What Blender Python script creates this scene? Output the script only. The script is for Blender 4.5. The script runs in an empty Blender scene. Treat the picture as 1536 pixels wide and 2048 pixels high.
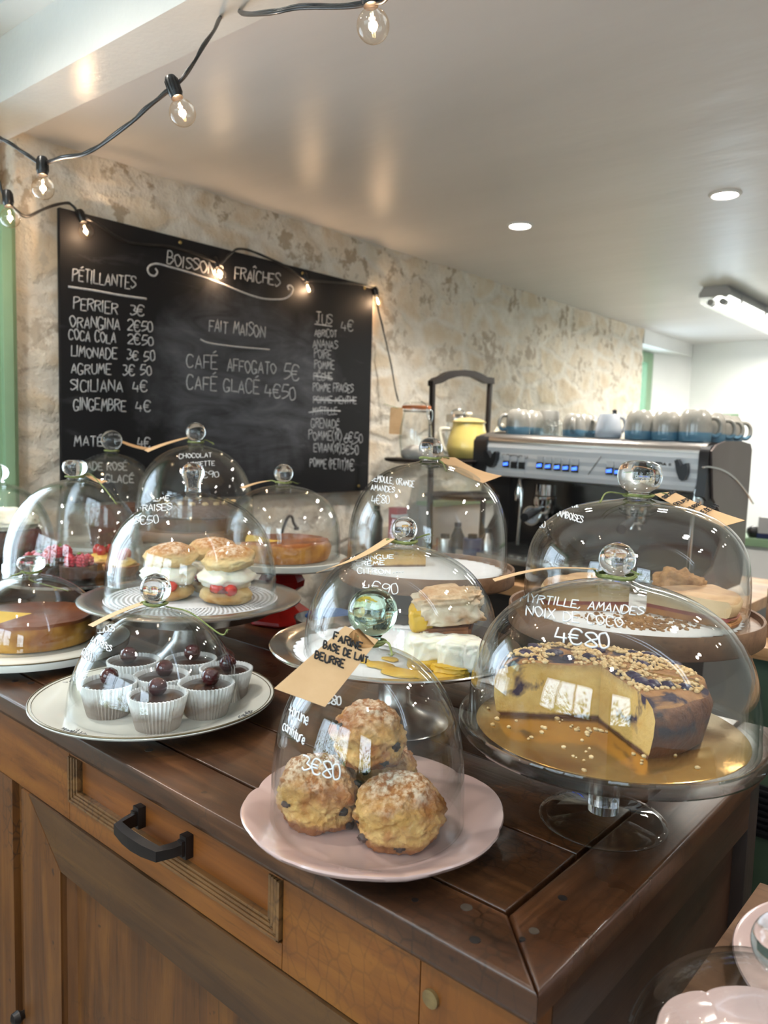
import bpy, bmesh, math, random
from mathutils import Vector, Matrix, Quaternion, noise
from mathutils.bvhtree import BVHTree
PI = math.pi
sc = bpy.context.scene
COL = sc.collection
rnd = random.Random(7)

# ------------------------------------------------------------------ camera
FPX, CX, CY, CZ = 1541.4, 768.0, 1024.0, 1.31
YAW, PITCH, ROLL = math.radians(41.041), math.radians(5.287), math.radians(1.643)
EYE = Vector((0, 0, CZ))
_right0 = Vector((math.cos(YAW), math.sin(YAW), 0))
_fwd0 = Vector((-math.sin(YAW), math.cos(YAW), 0))
FWD = (_fwd0 * math.cos(PITCH) - Vector((0, 0, 1)) * math.sin(PITCH)).normalized()
_down = FWD.cross(_right0)
RIGHT = _right0 * math.cos(ROLL) - _down * math.sin(ROLL)
DOWN = _right0 * math.sin(ROLL) + _down * math.cos(ROLL)
cam = bpy.data.cameras.new('camera')
camo = bpy.data.objects.new('camera', cam)
COL.objects.link(camo)
_m = Matrix((RIGHT, -DOWN, -FWD)).transposed().to_4x4()
_m.translation = EYE
camo.matrix_world = _m
cam.sensor_fit = 'HORIZONTAL'
cam.sensor_width = 36.0
cam.lens = FPX / 1536 * 36.0
cam.clip_start = 0.02
cam.dof.use_dof = True
cam.dof.focus_distance = 0.86
cam.dof.aperture_fstop = 10.0
sc.camera = camo

# ------------------------------------------------------------------ light and exposure
sc.view_settings.view_transform = 'Standard'
sc.view_settings.look = 'None'
sc.view_settings.gamma = 1.0
sc.view_settings.use_curve_mapping = False
sc.view_settings.exposure = 0.44
cy = sc.cycles
cy.max_bounces = 12
cy.diffuse_bounces = 3
cy.glossy_bounces = 4
cy.transmission_bounces = 12
cy.transparent_max_bounces = 48
cy.caustics_reflective = False
cy.caustics_refractive = False
cy.sample_clamp_indirect = 4.0
cy.sample_clamp_direct = 0.0
cy.use_adaptive_sampling = True
cy.adaptive_threshold = 0.04
cy.use_denoising = True

world = bpy.data.worlds.new('daylight')
sc.world = world
world.use_nodes = True
wn = world.node_tree.nodes
wn['Background'].inputs[0].default_value = (0.68, 0.83, 1.0, 1)
wn['Background'].inputs[1].default_value = 7.5

def lamp(name, kind, loc, energy, color, **kw):
    l = bpy.data.lights.new(name, kind)
    l.energy = energy
    l.color = color
    o = bpy.data.objects.new(name, l)
    for k, v in kw.items():
        if k == 'rot':
            o.rotation_euler = v
        else:
            setattr(l, k, v)
    o.location = loc
    COL.objects.link(o)
    return o

WARM = (1.0, 0.80, 0.58)
NEUTRAL = (1.0, 0.945, 0.86)
# recessed ceiling spots: two in the picture, the rest of the same rows beyond its edges
SPOTS = [(-1.426, 2.291), (-0.785, 2.353), (-0.10, 2.38), (0.55, 2.38), (0.02, 1.30), (0.62, 1.30), (0.05, 3.4)]
SPOT_W = [34, 30, 22, 14, 26, 14, 16]
for (sx, sy), w in zip(SPOTS, SPOT_W):
    lamp('downlight_beam', 'SPOT', (sx, sy, 2.028), w, NEUTRAL, spot_size=math.radians(140), spot_blend=0.8, shadow_soft_size=0.035)
# spots in the taller front part of the room, behind the viewer
FRONT_SPOTS = [(-1.40, 0.25), (-0.75, -0.35), (0.2, -0.35)]
for sx, sy in FRONT_SPOTS:
    lamp('front_downlight_beam', 'SPOT', (sx, sy, 2.40), 46 if sx < -1 else 16, NEUTRAL, spot_size=math.radians(130), spot_blend=0.7, shadow_soft_size=0.035)
# strip light tubes
lamp('strip_light_glow', 'AREA', (-1.225, 4.57, 1.945), 24, (1.0, 0.96, 0.86), shape='RECTANGLE', size=0.10, size_y=1.7)
# daylight entering the window and the glazed door behind the viewer (portals guide the sky light)
def portal(loc, rot, sx, sy):
    o = lamp('window_portal', 'AREA', loc, 1, (1, 1, 1), shape='RECTANGLE', size=sx, size_y=sy, rot=rot)
    o.data.cycles.is_portal = True
portal((-0.75, -1.78, 1.68), (PI / 2, 0, 0), 1.9, 1.36)
portal((1.35, -1.78, 1.66), (PI / 2, 0, 0), 1.0, 1.3)
portal((-2.05, 0.25, 1.35), (0, -PI / 2, 0), 1.0, 1.05)
portal((-2.17, 4.95, 1.45), (0, -PI / 2, 0), 0.95, 0.45)

# ------------------------------------------------------------------ helpers: picture rays to places in the room
def ray(px, py):
    return FWD + RIGHT * ((px - CX) / FPX) + DOWN * ((py - CY) / FPX)
def at_depth(px, py, d):
    return EYE + ray(px, py) * d
def on_x(px, py, x):
    r = ray(px, py)
    return EYE + r * (x / r.x)
def on_y(px, py, y):
    r = ray(px, py)
    return EYE + r * (y / r.y)
def on_z(px, py, z):
    r = ray(px, py)
    return EYE + r * ((z - CZ) / r.z)

# ------------------------------------------------------------------ helpers: meshes
def obj(name, bm, mats, parent=None, loc=(0, 0, 0), smooth=True, angle=40, rot=(0, 0, 0)):
    me = bpy.data.meshes.new(name)
    bm.normal_update()
    bm.to_mesh(me)
    bm.free()
    if not isinstance(mats, (list, tuple)):
        mats = [mats]
    for m in mats:
        me.materials.append(m)
    if smooth and len(me.polygons):
        me.polygons.foreach_set('use_smooth', [True] * len(me.polygons))
        if angle < 180:
            me.set_sharp_from_angle(angle=math.radians(angle))
    o = bpy.data.objects.new(name, me)
    o.location = loc
    o.rotation_euler = rot
    if parent:
        o.parent = parent
    COL.objects.link(o)
    return o
def empty(name, loc=(0, 0, 0), rz=0):
    o = bpy.data.objects.new(name, None)
    o.empty_display_size = 0.05
    o.location = loc
    o.rotation_euler = (0, 0, rz)
    COL.objects.link(o)
    return o
def tag(o, label, cat, group=None, kind=None):
    o['label'] = label
    o['category'] = cat
    if group:
        o['group'] = group
    if kind:
        o['kind'] = kind
    return o
def thing(name, label, cat, loc=(0, 0, 0), rz=0, group=None):
    return tag(empty(name, loc, rz), label, cat, group)
def struct(o):
    o['kind'] = 'structure'
    return o
def dup(root, loc, rz=None, label=None, group=None, scale=None):
    r = root.copy()
    COL.objects.link(r)
    r.location = loc
    if rz is not None:
        r.rotation_euler = (root.rotation_euler[0], root.rotation_euler[1], rz)
    if scale:
        r.scale = (scale,) * 3
    if label:
        r['label'] = label
    if group:
        r['group'] = group
    for ch in list(root.children):
        c = ch.copy()
        COL.objects.link(c)
        c.parent = r
        for g in list(ch.children):
            d = g.copy()
            COL.objects.link(d)
            d.parent = c
    return r
def box(bm, x0, x1, y0, y1, z0, z1, bev=0.0, mi=0, seg=2):
    vs = [bm.verts.new((x, y, z)) for z in (z0, z1) for y in (y0, y1) for x in (x0, x1)]
    fs = [bm.faces.new([vs[i] for i in q]) for q in ((0, 2, 3, 1), (4, 5, 7, 6), (0, 1, 5, 4), (2, 6, 7, 3), (0, 4, 6, 2), (1, 3, 7, 5))]
    for f in fs:
        f.material_index = mi
    if bev > 0:
        es = list({e for f in fs for e in f.edges})
        r = bmesh.ops.bevel(bm, geom=es, offset=bev, segments=seg, affect='EDGES', profile=0.7)
        for f in r['faces']:
            f.material_index = mi
    return vs
def prism(bm, pts, axis, a, b, mi=0):
    """extrude a closed 2-D outline along an axis ('x','y','z') from a to b"""
    def v(p, t):
        return {'x': (t, p[0], p[1]), 'y': (p[0], t, p[1]), 'z': (p[0], p[1], t)}[axis]
    A = [bm.verts.new(v(p, a)) for p in pts]
    B = [bm.verts.new(v(p, b)) for p in pts]
    n = len(pts)
    fs = [bm.faces.new(A[::-1]), bm.faces.new(B)]
    for i in range(n):
        fs.append(bm.faces.new([A[i], A[(i + 1) % n], B[(i + 1) % n], B[i]]))
    for f in fs:
        f.material_index = mi
    bmesh.ops.recalc_face_normals(bm, faces=fs)
    return fs
def lathe(bm, prof, seg=64, mi=0, wob=None, c=(0, 0, 0), mfun=None):
    """revolve (r, z) points; a point with r = 0 becomes a pole"""
    rings = []
    for k, (r, z) in enumerate(prof):
        if r <= 1e-6:
            rings.append([bm.verts.new((c[0], c[1], c[2] + z))])
        else:
            ring = []
            for i in range(seg):
                a = 2 * PI * i / seg
                rr, zz = wob(r, z, a, k) if wob else (r, z)
                ring.append(bm.verts.new((c[0] + rr * math.cos(a), c[1] + rr * math.sin(a), c[2] + zz)))
            rings.append(ring)
    fs = []
    for k in range(len(rings) - 1):
        A, B = rings[k], rings[k + 1]
        m = mfun(k) if mfun else mi
        for i in range(seg):
            j = (i + 1) % seg
            if len(A) == 1 and len(B) == 1:
                continue
            if len(A) == 1:
                f = bm.faces.new([A[0], B[j], B[i]])
            elif len(B) == 1:
                f = bm.faces.new([A[i], A[j], B[0]])
            else:
                f = bm.faces.new([A[i], A[j], B[j], B[i]])
            f.material_index = m
            fs.append(f)
    return fs
def catmull(pts, n=6, closed=False):
    pts = [Vector(p) for p in pts]
    out = []
    N = len(pts)
    rng = range(N if closed else N - 1)
    for i in rng:
        if closed:
            p0, p1, p2, p3 = pts[(i - 1) % N], pts[i], pts[(i + 1) % N], pts[(i + 2) % N]
        else:
            p1, p2 = pts[i], pts[i + 1]
            p0 = pts[i - 1] if i else p1 * 2 - p2
            p3 = pts[i + 2] if i + 2 < N else p2 * 2 - p1
        for k in range(n):
            t = k / n
            out.append(0.5 * ((2 * p1) + (p2 - p0) * t + (2 * p0 - 5 * p1 + 4 * p2 - p3) * t * t + (3 * p1 - p0 - 3 * p2 + p3) * t ** 3))
    if not closed:
        out.append(pts[-1])
    return out
def tube(bm, pts, rad, seg=8, mi=0, closed=False, cap=True):
    pts = [Vector(p) for p in pts]
    n = len(pts)
    if n < 2:
        return
    rings = []
    up = None
    for i, p in enumerate(pts):
        if closed:
            t = pts[(i + 1) % n] - pts[(i - 1) % n]
        else:
            t = pts[min(i + 1, n - 1)] - pts[max(i - 1, 0)]
        if t.length < 1e-9:
            t = Vector((0, 0, 1))
        t.normalize()
        if up is None:
            up = t.orthogonal().normalized()
        else:
            up = up - t * up.dot(t)
            up = up.normalized() if up.length > 1e-6 else t.orthogonal().normalized()
        b = t.cross(up)
        r = rad[i] if isinstance(rad, (list, tuple)) else rad
        rings.append([bm.verts.new(p + (up * math.cos(2 * PI * k / seg) + b * math.sin(2 * PI * k / seg)) * r) for k in range(seg)])
    for i in range(n if closed else n - 1):
        A, B = rings[i], rings[(i + 1) % n]
        for k in range(seg):
            f = bm.faces.new([A[k], A[(k + 1) % seg], B[(k + 1) % seg], B[k]])
            f.material_index = mi
    if cap and not closed:
        bm.faces.new(rings[0][::-1]).material_index = mi
        bm.faces.new(rings[-1]).material_index = mi
def nz(p, f, seed=0.0):
    return noise.noise(Vector(p) * f + Vector((seed * 3.17, seed * 1.31, -seed * 2.7)))
def lump(bm, sx, sy, sz, amp=0.15, freq=2.2, seed=0.0, sub=4, flat=None, c=(0, 0, 0), mi=0, fine=0.0, craggy=False):
    """a noisy ball: sizes sx, sy, sz; flat cuts the underside at that share of its height"""
    r = bmesh.ops.create_icosphere(bm, subdivisions=sub, radius=1.0)
    for v in r['verts']:
        p = v.co.normalized()
        d = nz(p, freq, seed)
        if craggy:
            d = -abs(d) * 1.7 + 0.45
        d = 1 + amp * d + fine * nz(p, freq * 4.3, seed + 5)
        q = p * d
        if flat is not None and q.z < -flat:
            q.z = -flat + (q.z + flat) * 0.06
        v.co = Vector((q.x * sx + c[0], q.y * sy + c[1], q.z * sz + c[2]))
    for f in {f for v in r['verts'] for f in v.link_faces}:
        f.material_index = mi
    return r['verts']
def slab(bm, pts, thick, mi=0, grid=None):
    """a thin card through four corners (a, b, c, d), bent by grid(u, v)"""
    a, b, c, d = [Vector(p) for p in pts]
    nrm = (b - a).cross(d - a).normalized()
    N, M_ = 10, 6
    top = [[None] * (M_ + 1) for _ in range(N + 1)]
    bot = [[None] * (M_ + 1) for _ in range(N + 1)]
    for i in range(N + 1):
        for j in range(M_ + 1):
            u, w = i / N, j / M_
            p = (a * (1 - u) + d * u) * (1 - w) + (b * (1 - u) + c * u) * w
            if grid:
                p = p + nrm * grid(u, w)
            top[i][j] = bm.verts.new(p + nrm * thick / 2)
            bot[i][j] = bm.verts.new(p - nrm * thick / 2)
    fs = []
    for i in range(N):
        for j in range(M_):
            fs.append(bm.faces.new([top[i][j], top[i][j + 1], top[i + 1][j + 1], top[i + 1][j]]))
            fs.append(bm.faces.new([bot[i][j], bot[i + 1][j], bot[i + 1][j + 1], bot[i][j + 1]]))
    for i in range(N):
        fs.append(bm.faces.new([top[i][0], top[i + 1][0], bot[i + 1][0], bot[i][0]]))
        fs.append(bm.faces.new([top[i + 1][M_], top[i][M_], bot[i][M_], bot[i + 1][M_]]))
    for j in range(M_):
        fs.append(bm.faces.new([top[0][j + 1], top[0][j], bot[0][j], bot[0][j + 1]]))
        fs.append(bm.faces.new([top[N][j], top[N][j + 1], bot[N][j + 1], bot[N][j]]))
    bmesh.ops.recalc_face_normals(bm, faces=fs)

# ------------------------------------------------------------------ helpers: materials
def S(c):
    """sRGB 0-255 to linear"""
    return tuple(((x / 255) / 12.92 if x / 255 <= 0.04045 else ((x / 255 + 0.055) / 1.055) ** 2.4) for x in c) + (1.0,)
class NT:
    def __init__(self, name):
        self.m = bpy.data.materials.new(name)
        self.m.use_nodes = True
        self.t = self.m.node_tree
        self.bsdf = self.t.nodes['Principled BSDF']
        self.out = self.t.nodes['Material Output']
    def n(self, typ, **kw):
        nd = self.t.nodes.new('ShaderNode' + typ)
        for k, v in kw.items():
            if k.startswith('_'):
                setattr(nd, k[1:], v)
            else:
                key = int(k[1:]) if (k[0] == 'i' and k[1:].isdigit()) else k.replace('__', ' ')
                if hasattr(v, 'is_output'):
                    self.t.links.new(v, nd.inputs[key])
                else:
                    nd.inputs[key].default_value = v
        return nd
    def l(self, a, b):
        self.t.links.new(a, b)
    def co(self, scale=(1, 1, 1), rot=(0, 0, 0)):
        tc = self.n('TexCoord')
        mp = self.n('Mapping', Scale=scale, Rotation=rot)
        self.l(tc.outputs['Object'], mp.inputs['Vector'])
        return mp.outputs[0]
    def noise(self, vec, scale, detail=4, rough=0.55, dist=0.0):
        return self.n('TexNoise', Vector=vec, Scale=scale, Detail=detail, Roughness=rough, Distortion=dist).outputs['Fac']
    def ramp(self, fac, stops, interp='LINEAR'):
        r = self.n('ValToRGB', Fac=fac)
        cr = r.color_ramp
        cr.interpolation = interp
        while len(cr.elements) < len(stops):
            cr.elements.new(0.5)
        for e, (p, c) in zip(cr.elements, stops):
            e.position = p
            e.color = c if len(c) == 4 else tuple(c) + (1,)
        return r.outputs['Color']
    def mix(self, fac, a, b, mode='MIX'):
        n = self.n('Mix', _data_type='RGBA', _blend_type=mode)
        for sock, v in ((n.inputs[0], fac), (n.inputs[6], a), (n.inputs[7], b)):
            if hasattr(v, 'is_output'):
                self.l(v, sock)
            else:
                sock.default_value = v
        return n.outputs[2]
    def math(self, op, a, b=0.0, clamp=False):
        n = self.n('Math', _operation=op, _use_clamp=clamp)
        for i, v in enumerate((a, b)):
            if hasattr(v, 'is_output'):
                self.l(v, n.inputs[i])
            else:
                n.inputs[i].default_value = v
        return n.outputs[0]
    def set(self, **kw):
        for k, v in kw.items():
            k = k.replace('__', ' ')
            if hasattr(v, 'is_output'):
                self.l(v, self.bsdf.inputs[k])
            else:
                self.bsdf.inputs[k].default_value = v
        return self
    def bump(self, height, strength=0.3, dist=0.01):
        b = self.n('Bump', Height=height, Strength=strength, Distance=dist)
        self.l(b.outputs[0], self.bsdf.inputs['Normal'])
        return self
G = (0, 0, 0, 1)
W1 = (1, 1, 1, 1)
def mat(name, c1, c2=None, scale=8, rough=0.5, metal=0.0, bump=0.0, bscale=60, bdist=0.003, coat=0.0, spec=None, lo=0.35, hi=0.65, sss=0.0, detail=5):
    t = NT(name)
    v = t.co()
    if c2 is None:
        c2 = tuple(x * 0.85 for x in c1[:3]) + (1,)
    f = t.noise(v, scale, detail)
    t.set(Base__Color=t.ramp(f, [(lo, c1), (hi, c2)]), Roughness=rough, Metallic=metal, Coat__Weight=coat)
    t.bsdf.inputs['Coat Roughness'].default_value = 0.08
    if spec is not None:
        t.set(Specular__IOR__Level=spec)
    if sss:
        t.set(Subsurface__Weight=sss)
        t.bsdf.inputs['Subsurface Radius'].default_value = (0.01, 0.006, 0.003)
    if bump:
        t.bump(t.noise(v, bscale, 6), bump, bdist)
    return t.m
def emit(name, col, strength):
    t = NT(name)
    t.set(Base__Color=col, Emission__Color=col, Emission__Strength=strength)
    return t.m

# ------------------------------------------------------------------ materials
def make_stone():
    t = NT('limestone_rubble')
    v = t.co()
    w = t.n('TexNoise', Vector=v, Scale=2.6, Detail=3)
    vv = t.mix(0.10, v, w.outputs['Color'], 'ADD')
    mp = t.n('Mapping', Scale=(5.0, 4.2, 8.5))
    t.l(vv, mp.inputs['Vector'])
    vo = t.n('TexVoronoi', Vector=mp.outputs[0], Scale=1.0, Randomness=0.9)
    ve = t.n('TexVoronoi', _feature='DISTANCE_TO_EDGE', Vector=mp.outputs[0], Scale=1.0, Randomness=0.9)
    n1 = t.noise(v, 5.5, 6, 0.62)
    n2 = t.noise(v, 22, 6, 0.65)
    n3 = t.noise(v, 1.6, 3)
    stone = t.ramp(vo.outputs['Color'], [(0.0, S((204, 187, 160))), (0.35, S((216, 201, 178))), (0.7, S((206, 188, 163))), (1.0, S((222, 210, 192)))])
    stone = t.mix(t.ramp(n1, [(0.42, G), (0.62, W1)]), stone, S((228, 222, 210)))
    mortar = t.ramp(n2, [(0.3, S((208, 200, 186))), (0.7, S((232, 227, 217)))])
    e = t.math('ADD', ve.outputs['Distance'], t.math('MULTIPLY', t.math('SUBTRACT', n1, 0.5), 0.5))
    m = t.ramp(e, [(0.03, G), (0.16, W1)])
    col = t.mix(m, mortar, stone)
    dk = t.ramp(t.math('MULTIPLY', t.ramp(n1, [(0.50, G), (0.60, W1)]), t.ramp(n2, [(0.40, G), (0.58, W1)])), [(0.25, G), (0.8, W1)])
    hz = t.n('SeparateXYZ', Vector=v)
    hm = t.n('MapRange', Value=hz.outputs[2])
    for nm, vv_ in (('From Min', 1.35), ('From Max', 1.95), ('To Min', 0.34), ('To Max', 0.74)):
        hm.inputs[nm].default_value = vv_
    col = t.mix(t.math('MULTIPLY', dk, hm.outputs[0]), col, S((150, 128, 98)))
    g = t.ramp(t.math('MULTIPLY', t.ramp(n3, [(0.55, G), (0.7, W1)]), t.ramp(n2, [(0.5, G), (0.62, W1)])), [(0.3, G), (0.9, W1)])
    col = t.mix(t.math('MULTIPLY', g, 0.6), col, S((160, 150, 138)))
    t.set(Base__Color=col, Roughness=0.9)
    h = t.math('ADD', t.math('MULTIPLY', m, 0.55), t.math('ADD', t.math('MULTIPLY', n2, 0.75), t.math('ADD', t.math('MULTIPLY', n1, 0.5), t.math('MULTIPLY', t.noise(v, 90, 4), 0.3))))
    t.bump(h, 0.7, 0.012)
    return t.m
def make_wood(name, dark, mid, light, axis='x', rough=0.36, coat=0.25, worn=0.0, red=0.0):
    t = NT(name)
    sc_ = {'x': (1.3, 16, 16), 'y': (16, 1.3, 16), 'z': (16, 16, 1.3)}[axis]
    v = t.co(sc_)
    vo = t.co()
    g = t.noise(v, 1.6, 9, 0.62, 0.6)
    fine = t.noise(v, 9.0, 4, 0.6)
    big = t.noise(vo, 5.0, 4)
    col = t.ramp(t.math('ADD', t.math('MULTIPLY', g, 0.8), t.math('MULTIPLY', big, 0.2)), [(0.30, dark), (0.5, mid), (0.72, light)])
    col = t.mix(t.ramp(fine, [(0.38, (0.75,) * 3 + (1,)), (0.5, W1)]), col, dark)
    if True:
        inv = t.ramp(fine, [(0.30, W1), (0.42, G)])
        col = t.mix(t.math('MULTIPLY', inv, 0.55), t.ramp(t.math('ADD', t.math('MULTIPLY', g, 0.8), t.math('MULTIPLY', big, 0.2)), [(0.30, dark), (0.5, mid), (0.72, light)]), dark)
    if worn:
        cr = t.n('TexVoronoi', _feature='DISTANCE_TO_EDGE', Vector=t.co((70, 70, 45)), Scale=1.0)
        zone = t.ramp(t.noise(vo, 6.0, 3), [(0.50, G), (0.62, W1)])
        ck = t.math('MULTIPLY', t.ramp(cr.outputs['Distance'], [(0.0, W1), (0.09, G)]), zone)
        col = t.mix(t.math('MULTIPLY', ck, worn), col, S((28, 16, 8)))
        spots = t.ramp(t.noise(vo, 30, 3), [(0.70, G), (0.74, W1)])
        col = t.mix(t.math('MULTIPLY', spots, worn), col, S((24, 14, 9)))
    t.set(Base__Color=col, Roughness=t.ramp(big, [(0.3, (rough - 0.08,) * 3), (0.7, (rough + 0.14,) * 3)]), Coat__Weight=coat)
    t.bsdf.inputs['Coat Roughness'].default_value = 0.22
    t.bump(t.math('ADD', g, t.math('MULTIPLY', fine, 0.4)), 0.22, 0.003)
    return t.m
def make_dome_glass(name, tint, edge):
    t = NT(name)
    t.t.nodes.remove(t.bsdf)
    lw = t.n('LayerWeight', Blend=0.5)
    f5 = t.math('POWER', lw.outputs['Facing'], 5.0)
    fr = t.math('ADD', t.math('MULTIPLY', f5, 0.80), 0.042, True)
    tr = t.n('BsdfTransparent')
    t.l(t.mix(t.math('POWER', lw.outputs['Facing'], 3.0), tint, edge), tr.inputs[0])
    gl = t.n('BsdfGlossy', Color=(1, 1, 1, 1), Roughness=0.015)
    v = t.co()
    bp = t.n('Bump', Height=t.noise(v, 16, 2), Strength=0.12, Distance=0.004)
    t.l(bp.outputs[0], gl.inputs['Normal'])
    mx = t.n('MixShader', Fac=fr)
    t.l(tr.outputs[0], mx.inputs[1])
    t.l(gl.outputs[0], mx.inputs[2])
    t.l(mx.outputs[0], t.out.inputs[0])
    return t.m
def make_solid_glass(name, col, rough=0.0):
    t = NT(name)
    t.set(Base__Color=col, Roughness=rough, Transmission__Weight=1.0, IOR=1.5)
    return t.m
MT = {}
MT['stone'] = make_stone()
MT['ceiling'] = (lambda t: (t.set(Base__Color=t.ramp(t.noise(t.co((0.6, 3.0, 1)), 1.5, 3), [(0.3, S((216, 212, 210))), (0.7, S((224, 220, 218)))]), Roughness=0.36, Specular__IOR__Level=0.45), t.bump(t.math('ADD', t.noise(t.co((1.0, 2.4, 1)), 3.2, 3), t.math('MULTIPLY', t.noise(t.co(), 14, 4), 0.04)), 0.22, 0.02), t.m)[-1])(NT('gloss_ceiling_paint'))
MT['white'] = mat('white_paint', S((232, 232, 230)), S((238, 238, 236)), 3, 0.5, bump=0.05, bscale=40)
MT['gloss_white'] = mat('gloss_white_paint', S((226, 224, 220)), S((234, 232, 228)), 4, 0.22, bump=0.35, bscale=70, bdist=0.002)
MT['green_frame'] = mat('green_frame_paint', S((130, 160, 128)), S((140, 170, 136)), 5, 0.4, bump=0.06)
MT['sage'] = mat('dark_green_paint', S((58, 76, 60)), S((66, 84, 66)), 5, 0.5)
MT['floor'] = mat('grey_floor_tile', S((150, 148, 144)), S((164, 162, 158)), 3, 0.35, bump=0.05)
WD = (S((44, 25, 14)), S((78, 46, 26)), S((110, 70, 42)))
MT['top_x'] = make_wood('walnut_top_long', S((34, 19, 10)), S((72, 43, 23)), S((119, 77, 45)), 'x', 0.33, 0.35, 0.8)
MT['top_y'] = make_wood('walnut_top_cross', S((33, 18, 10)), S((67, 39, 21)), S((105, 66, 37)), 'y', 0.33, 0.35, 0.5)
MT['front_x'] = make_wood('honey_wood_long', S((78, 42, 12)), S((122, 70, 21)), S((148, 92, 31)), 'x', 0.50, 0.05, 0.25)
MT['front_z'] = make_wood('honey_wood_upright', S((56, 32, 11)), S((98, 57, 18)), S((128, 80, 28)), 'z', 0.52, 0.05, 0.75)
MT['rail_dark'] = make_wood('brown_rail_wood', S((50, 30, 12)), S((78, 49, 20)), S((102, 68, 29)), 'x', 0.52, 0.05, 0.3)
MT['drawer'] = make_wood('orange_drawer_wood', S((84, 44, 12)), S((120, 66, 18)), S((142, 82, 26)), 'x', 0.46, 0.1, 0.0)
MT['side_y'] = make_wood('dark_side_wood', S((44, 26, 15)), S((71, 43, 26)), S((90, 56, 34)), 'y', 0.42, 0.15, 0.2)
MT['moulding'] = make_wood('worn_moulding_wood', S((66, 42, 22)), S((112, 76, 40)), S((146, 106, 60)), 'x', 0.5, 0.05, 0.6)
MT['tray_wood'] = make_wood('brown_tray_wood', S((84, 58, 40)), S((122, 90, 66)), S((148, 114, 86)), 'x', 0.5, 0.05, 0.0)
MT['pale_wood'] = make_wood('pale_wood', S((132, 96, 62)), S((170, 130, 90)), S((192, 154, 112)), 'x', 0.5, 0.05, 0.0)
MT['glass'] = make_dome_glass('clear_dome_glass', (0.992, 0.995, 0.992, 1), (0.74, 0.78, 0.77, 1))
MT['bulb_glass'] = make_dome_glass('bulb_glass', (1.0, 0.97, 0.92, 1), (0.80, 0.62, 0.42, 1))  # amber edge tint paints the bulb's warm glow into the glass colour
MT['pane'] = make_dome_glass('window_glass', (0.97, 0.98, 0.97, 1), (0.8, 0.85, 0.82, 1))
MT['knob'] = make_solid_glass('solid_clear_glass', (1, 1, 1, 1))
MT['green_knob'] = make_solid_glass('solid_green_glass', (0.66, 0.90, 0.76, 1))
MT['steel'] = mat('brushed_steel', S((190, 188, 184)), S((205, 203, 199)), 3, 0.26, 1.0, bump=0.03, bscale=200, bdist=0.001)
MT['silver'] = mat('polished_tray', S((206, 204, 200)), S((216, 214, 210)), 3, 0.13, 1.0, bump=0.04, bscale=30)
MT['chrome'] = mat('chrome', S((215, 215, 215)), None, 3, 0.08, 1.0)
MT['black_metal'] = mat('black_iron', S((30, 24, 22)), S((42, 34, 31)), 14, 0.42, 0.3, bump=0.1)
MT['black'] = mat('black_plastic', S((22, 22, 25)), S((28, 28, 31)), 10, 0.38)
MT['dark'] = mat('dark_cavity', S((34, 32, 32)), S((42, 40, 39)), 6, 0.35)
MT['brass'] = mat('brass', S((196, 170, 110)), None, 8, 0.3, 1.0)

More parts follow.
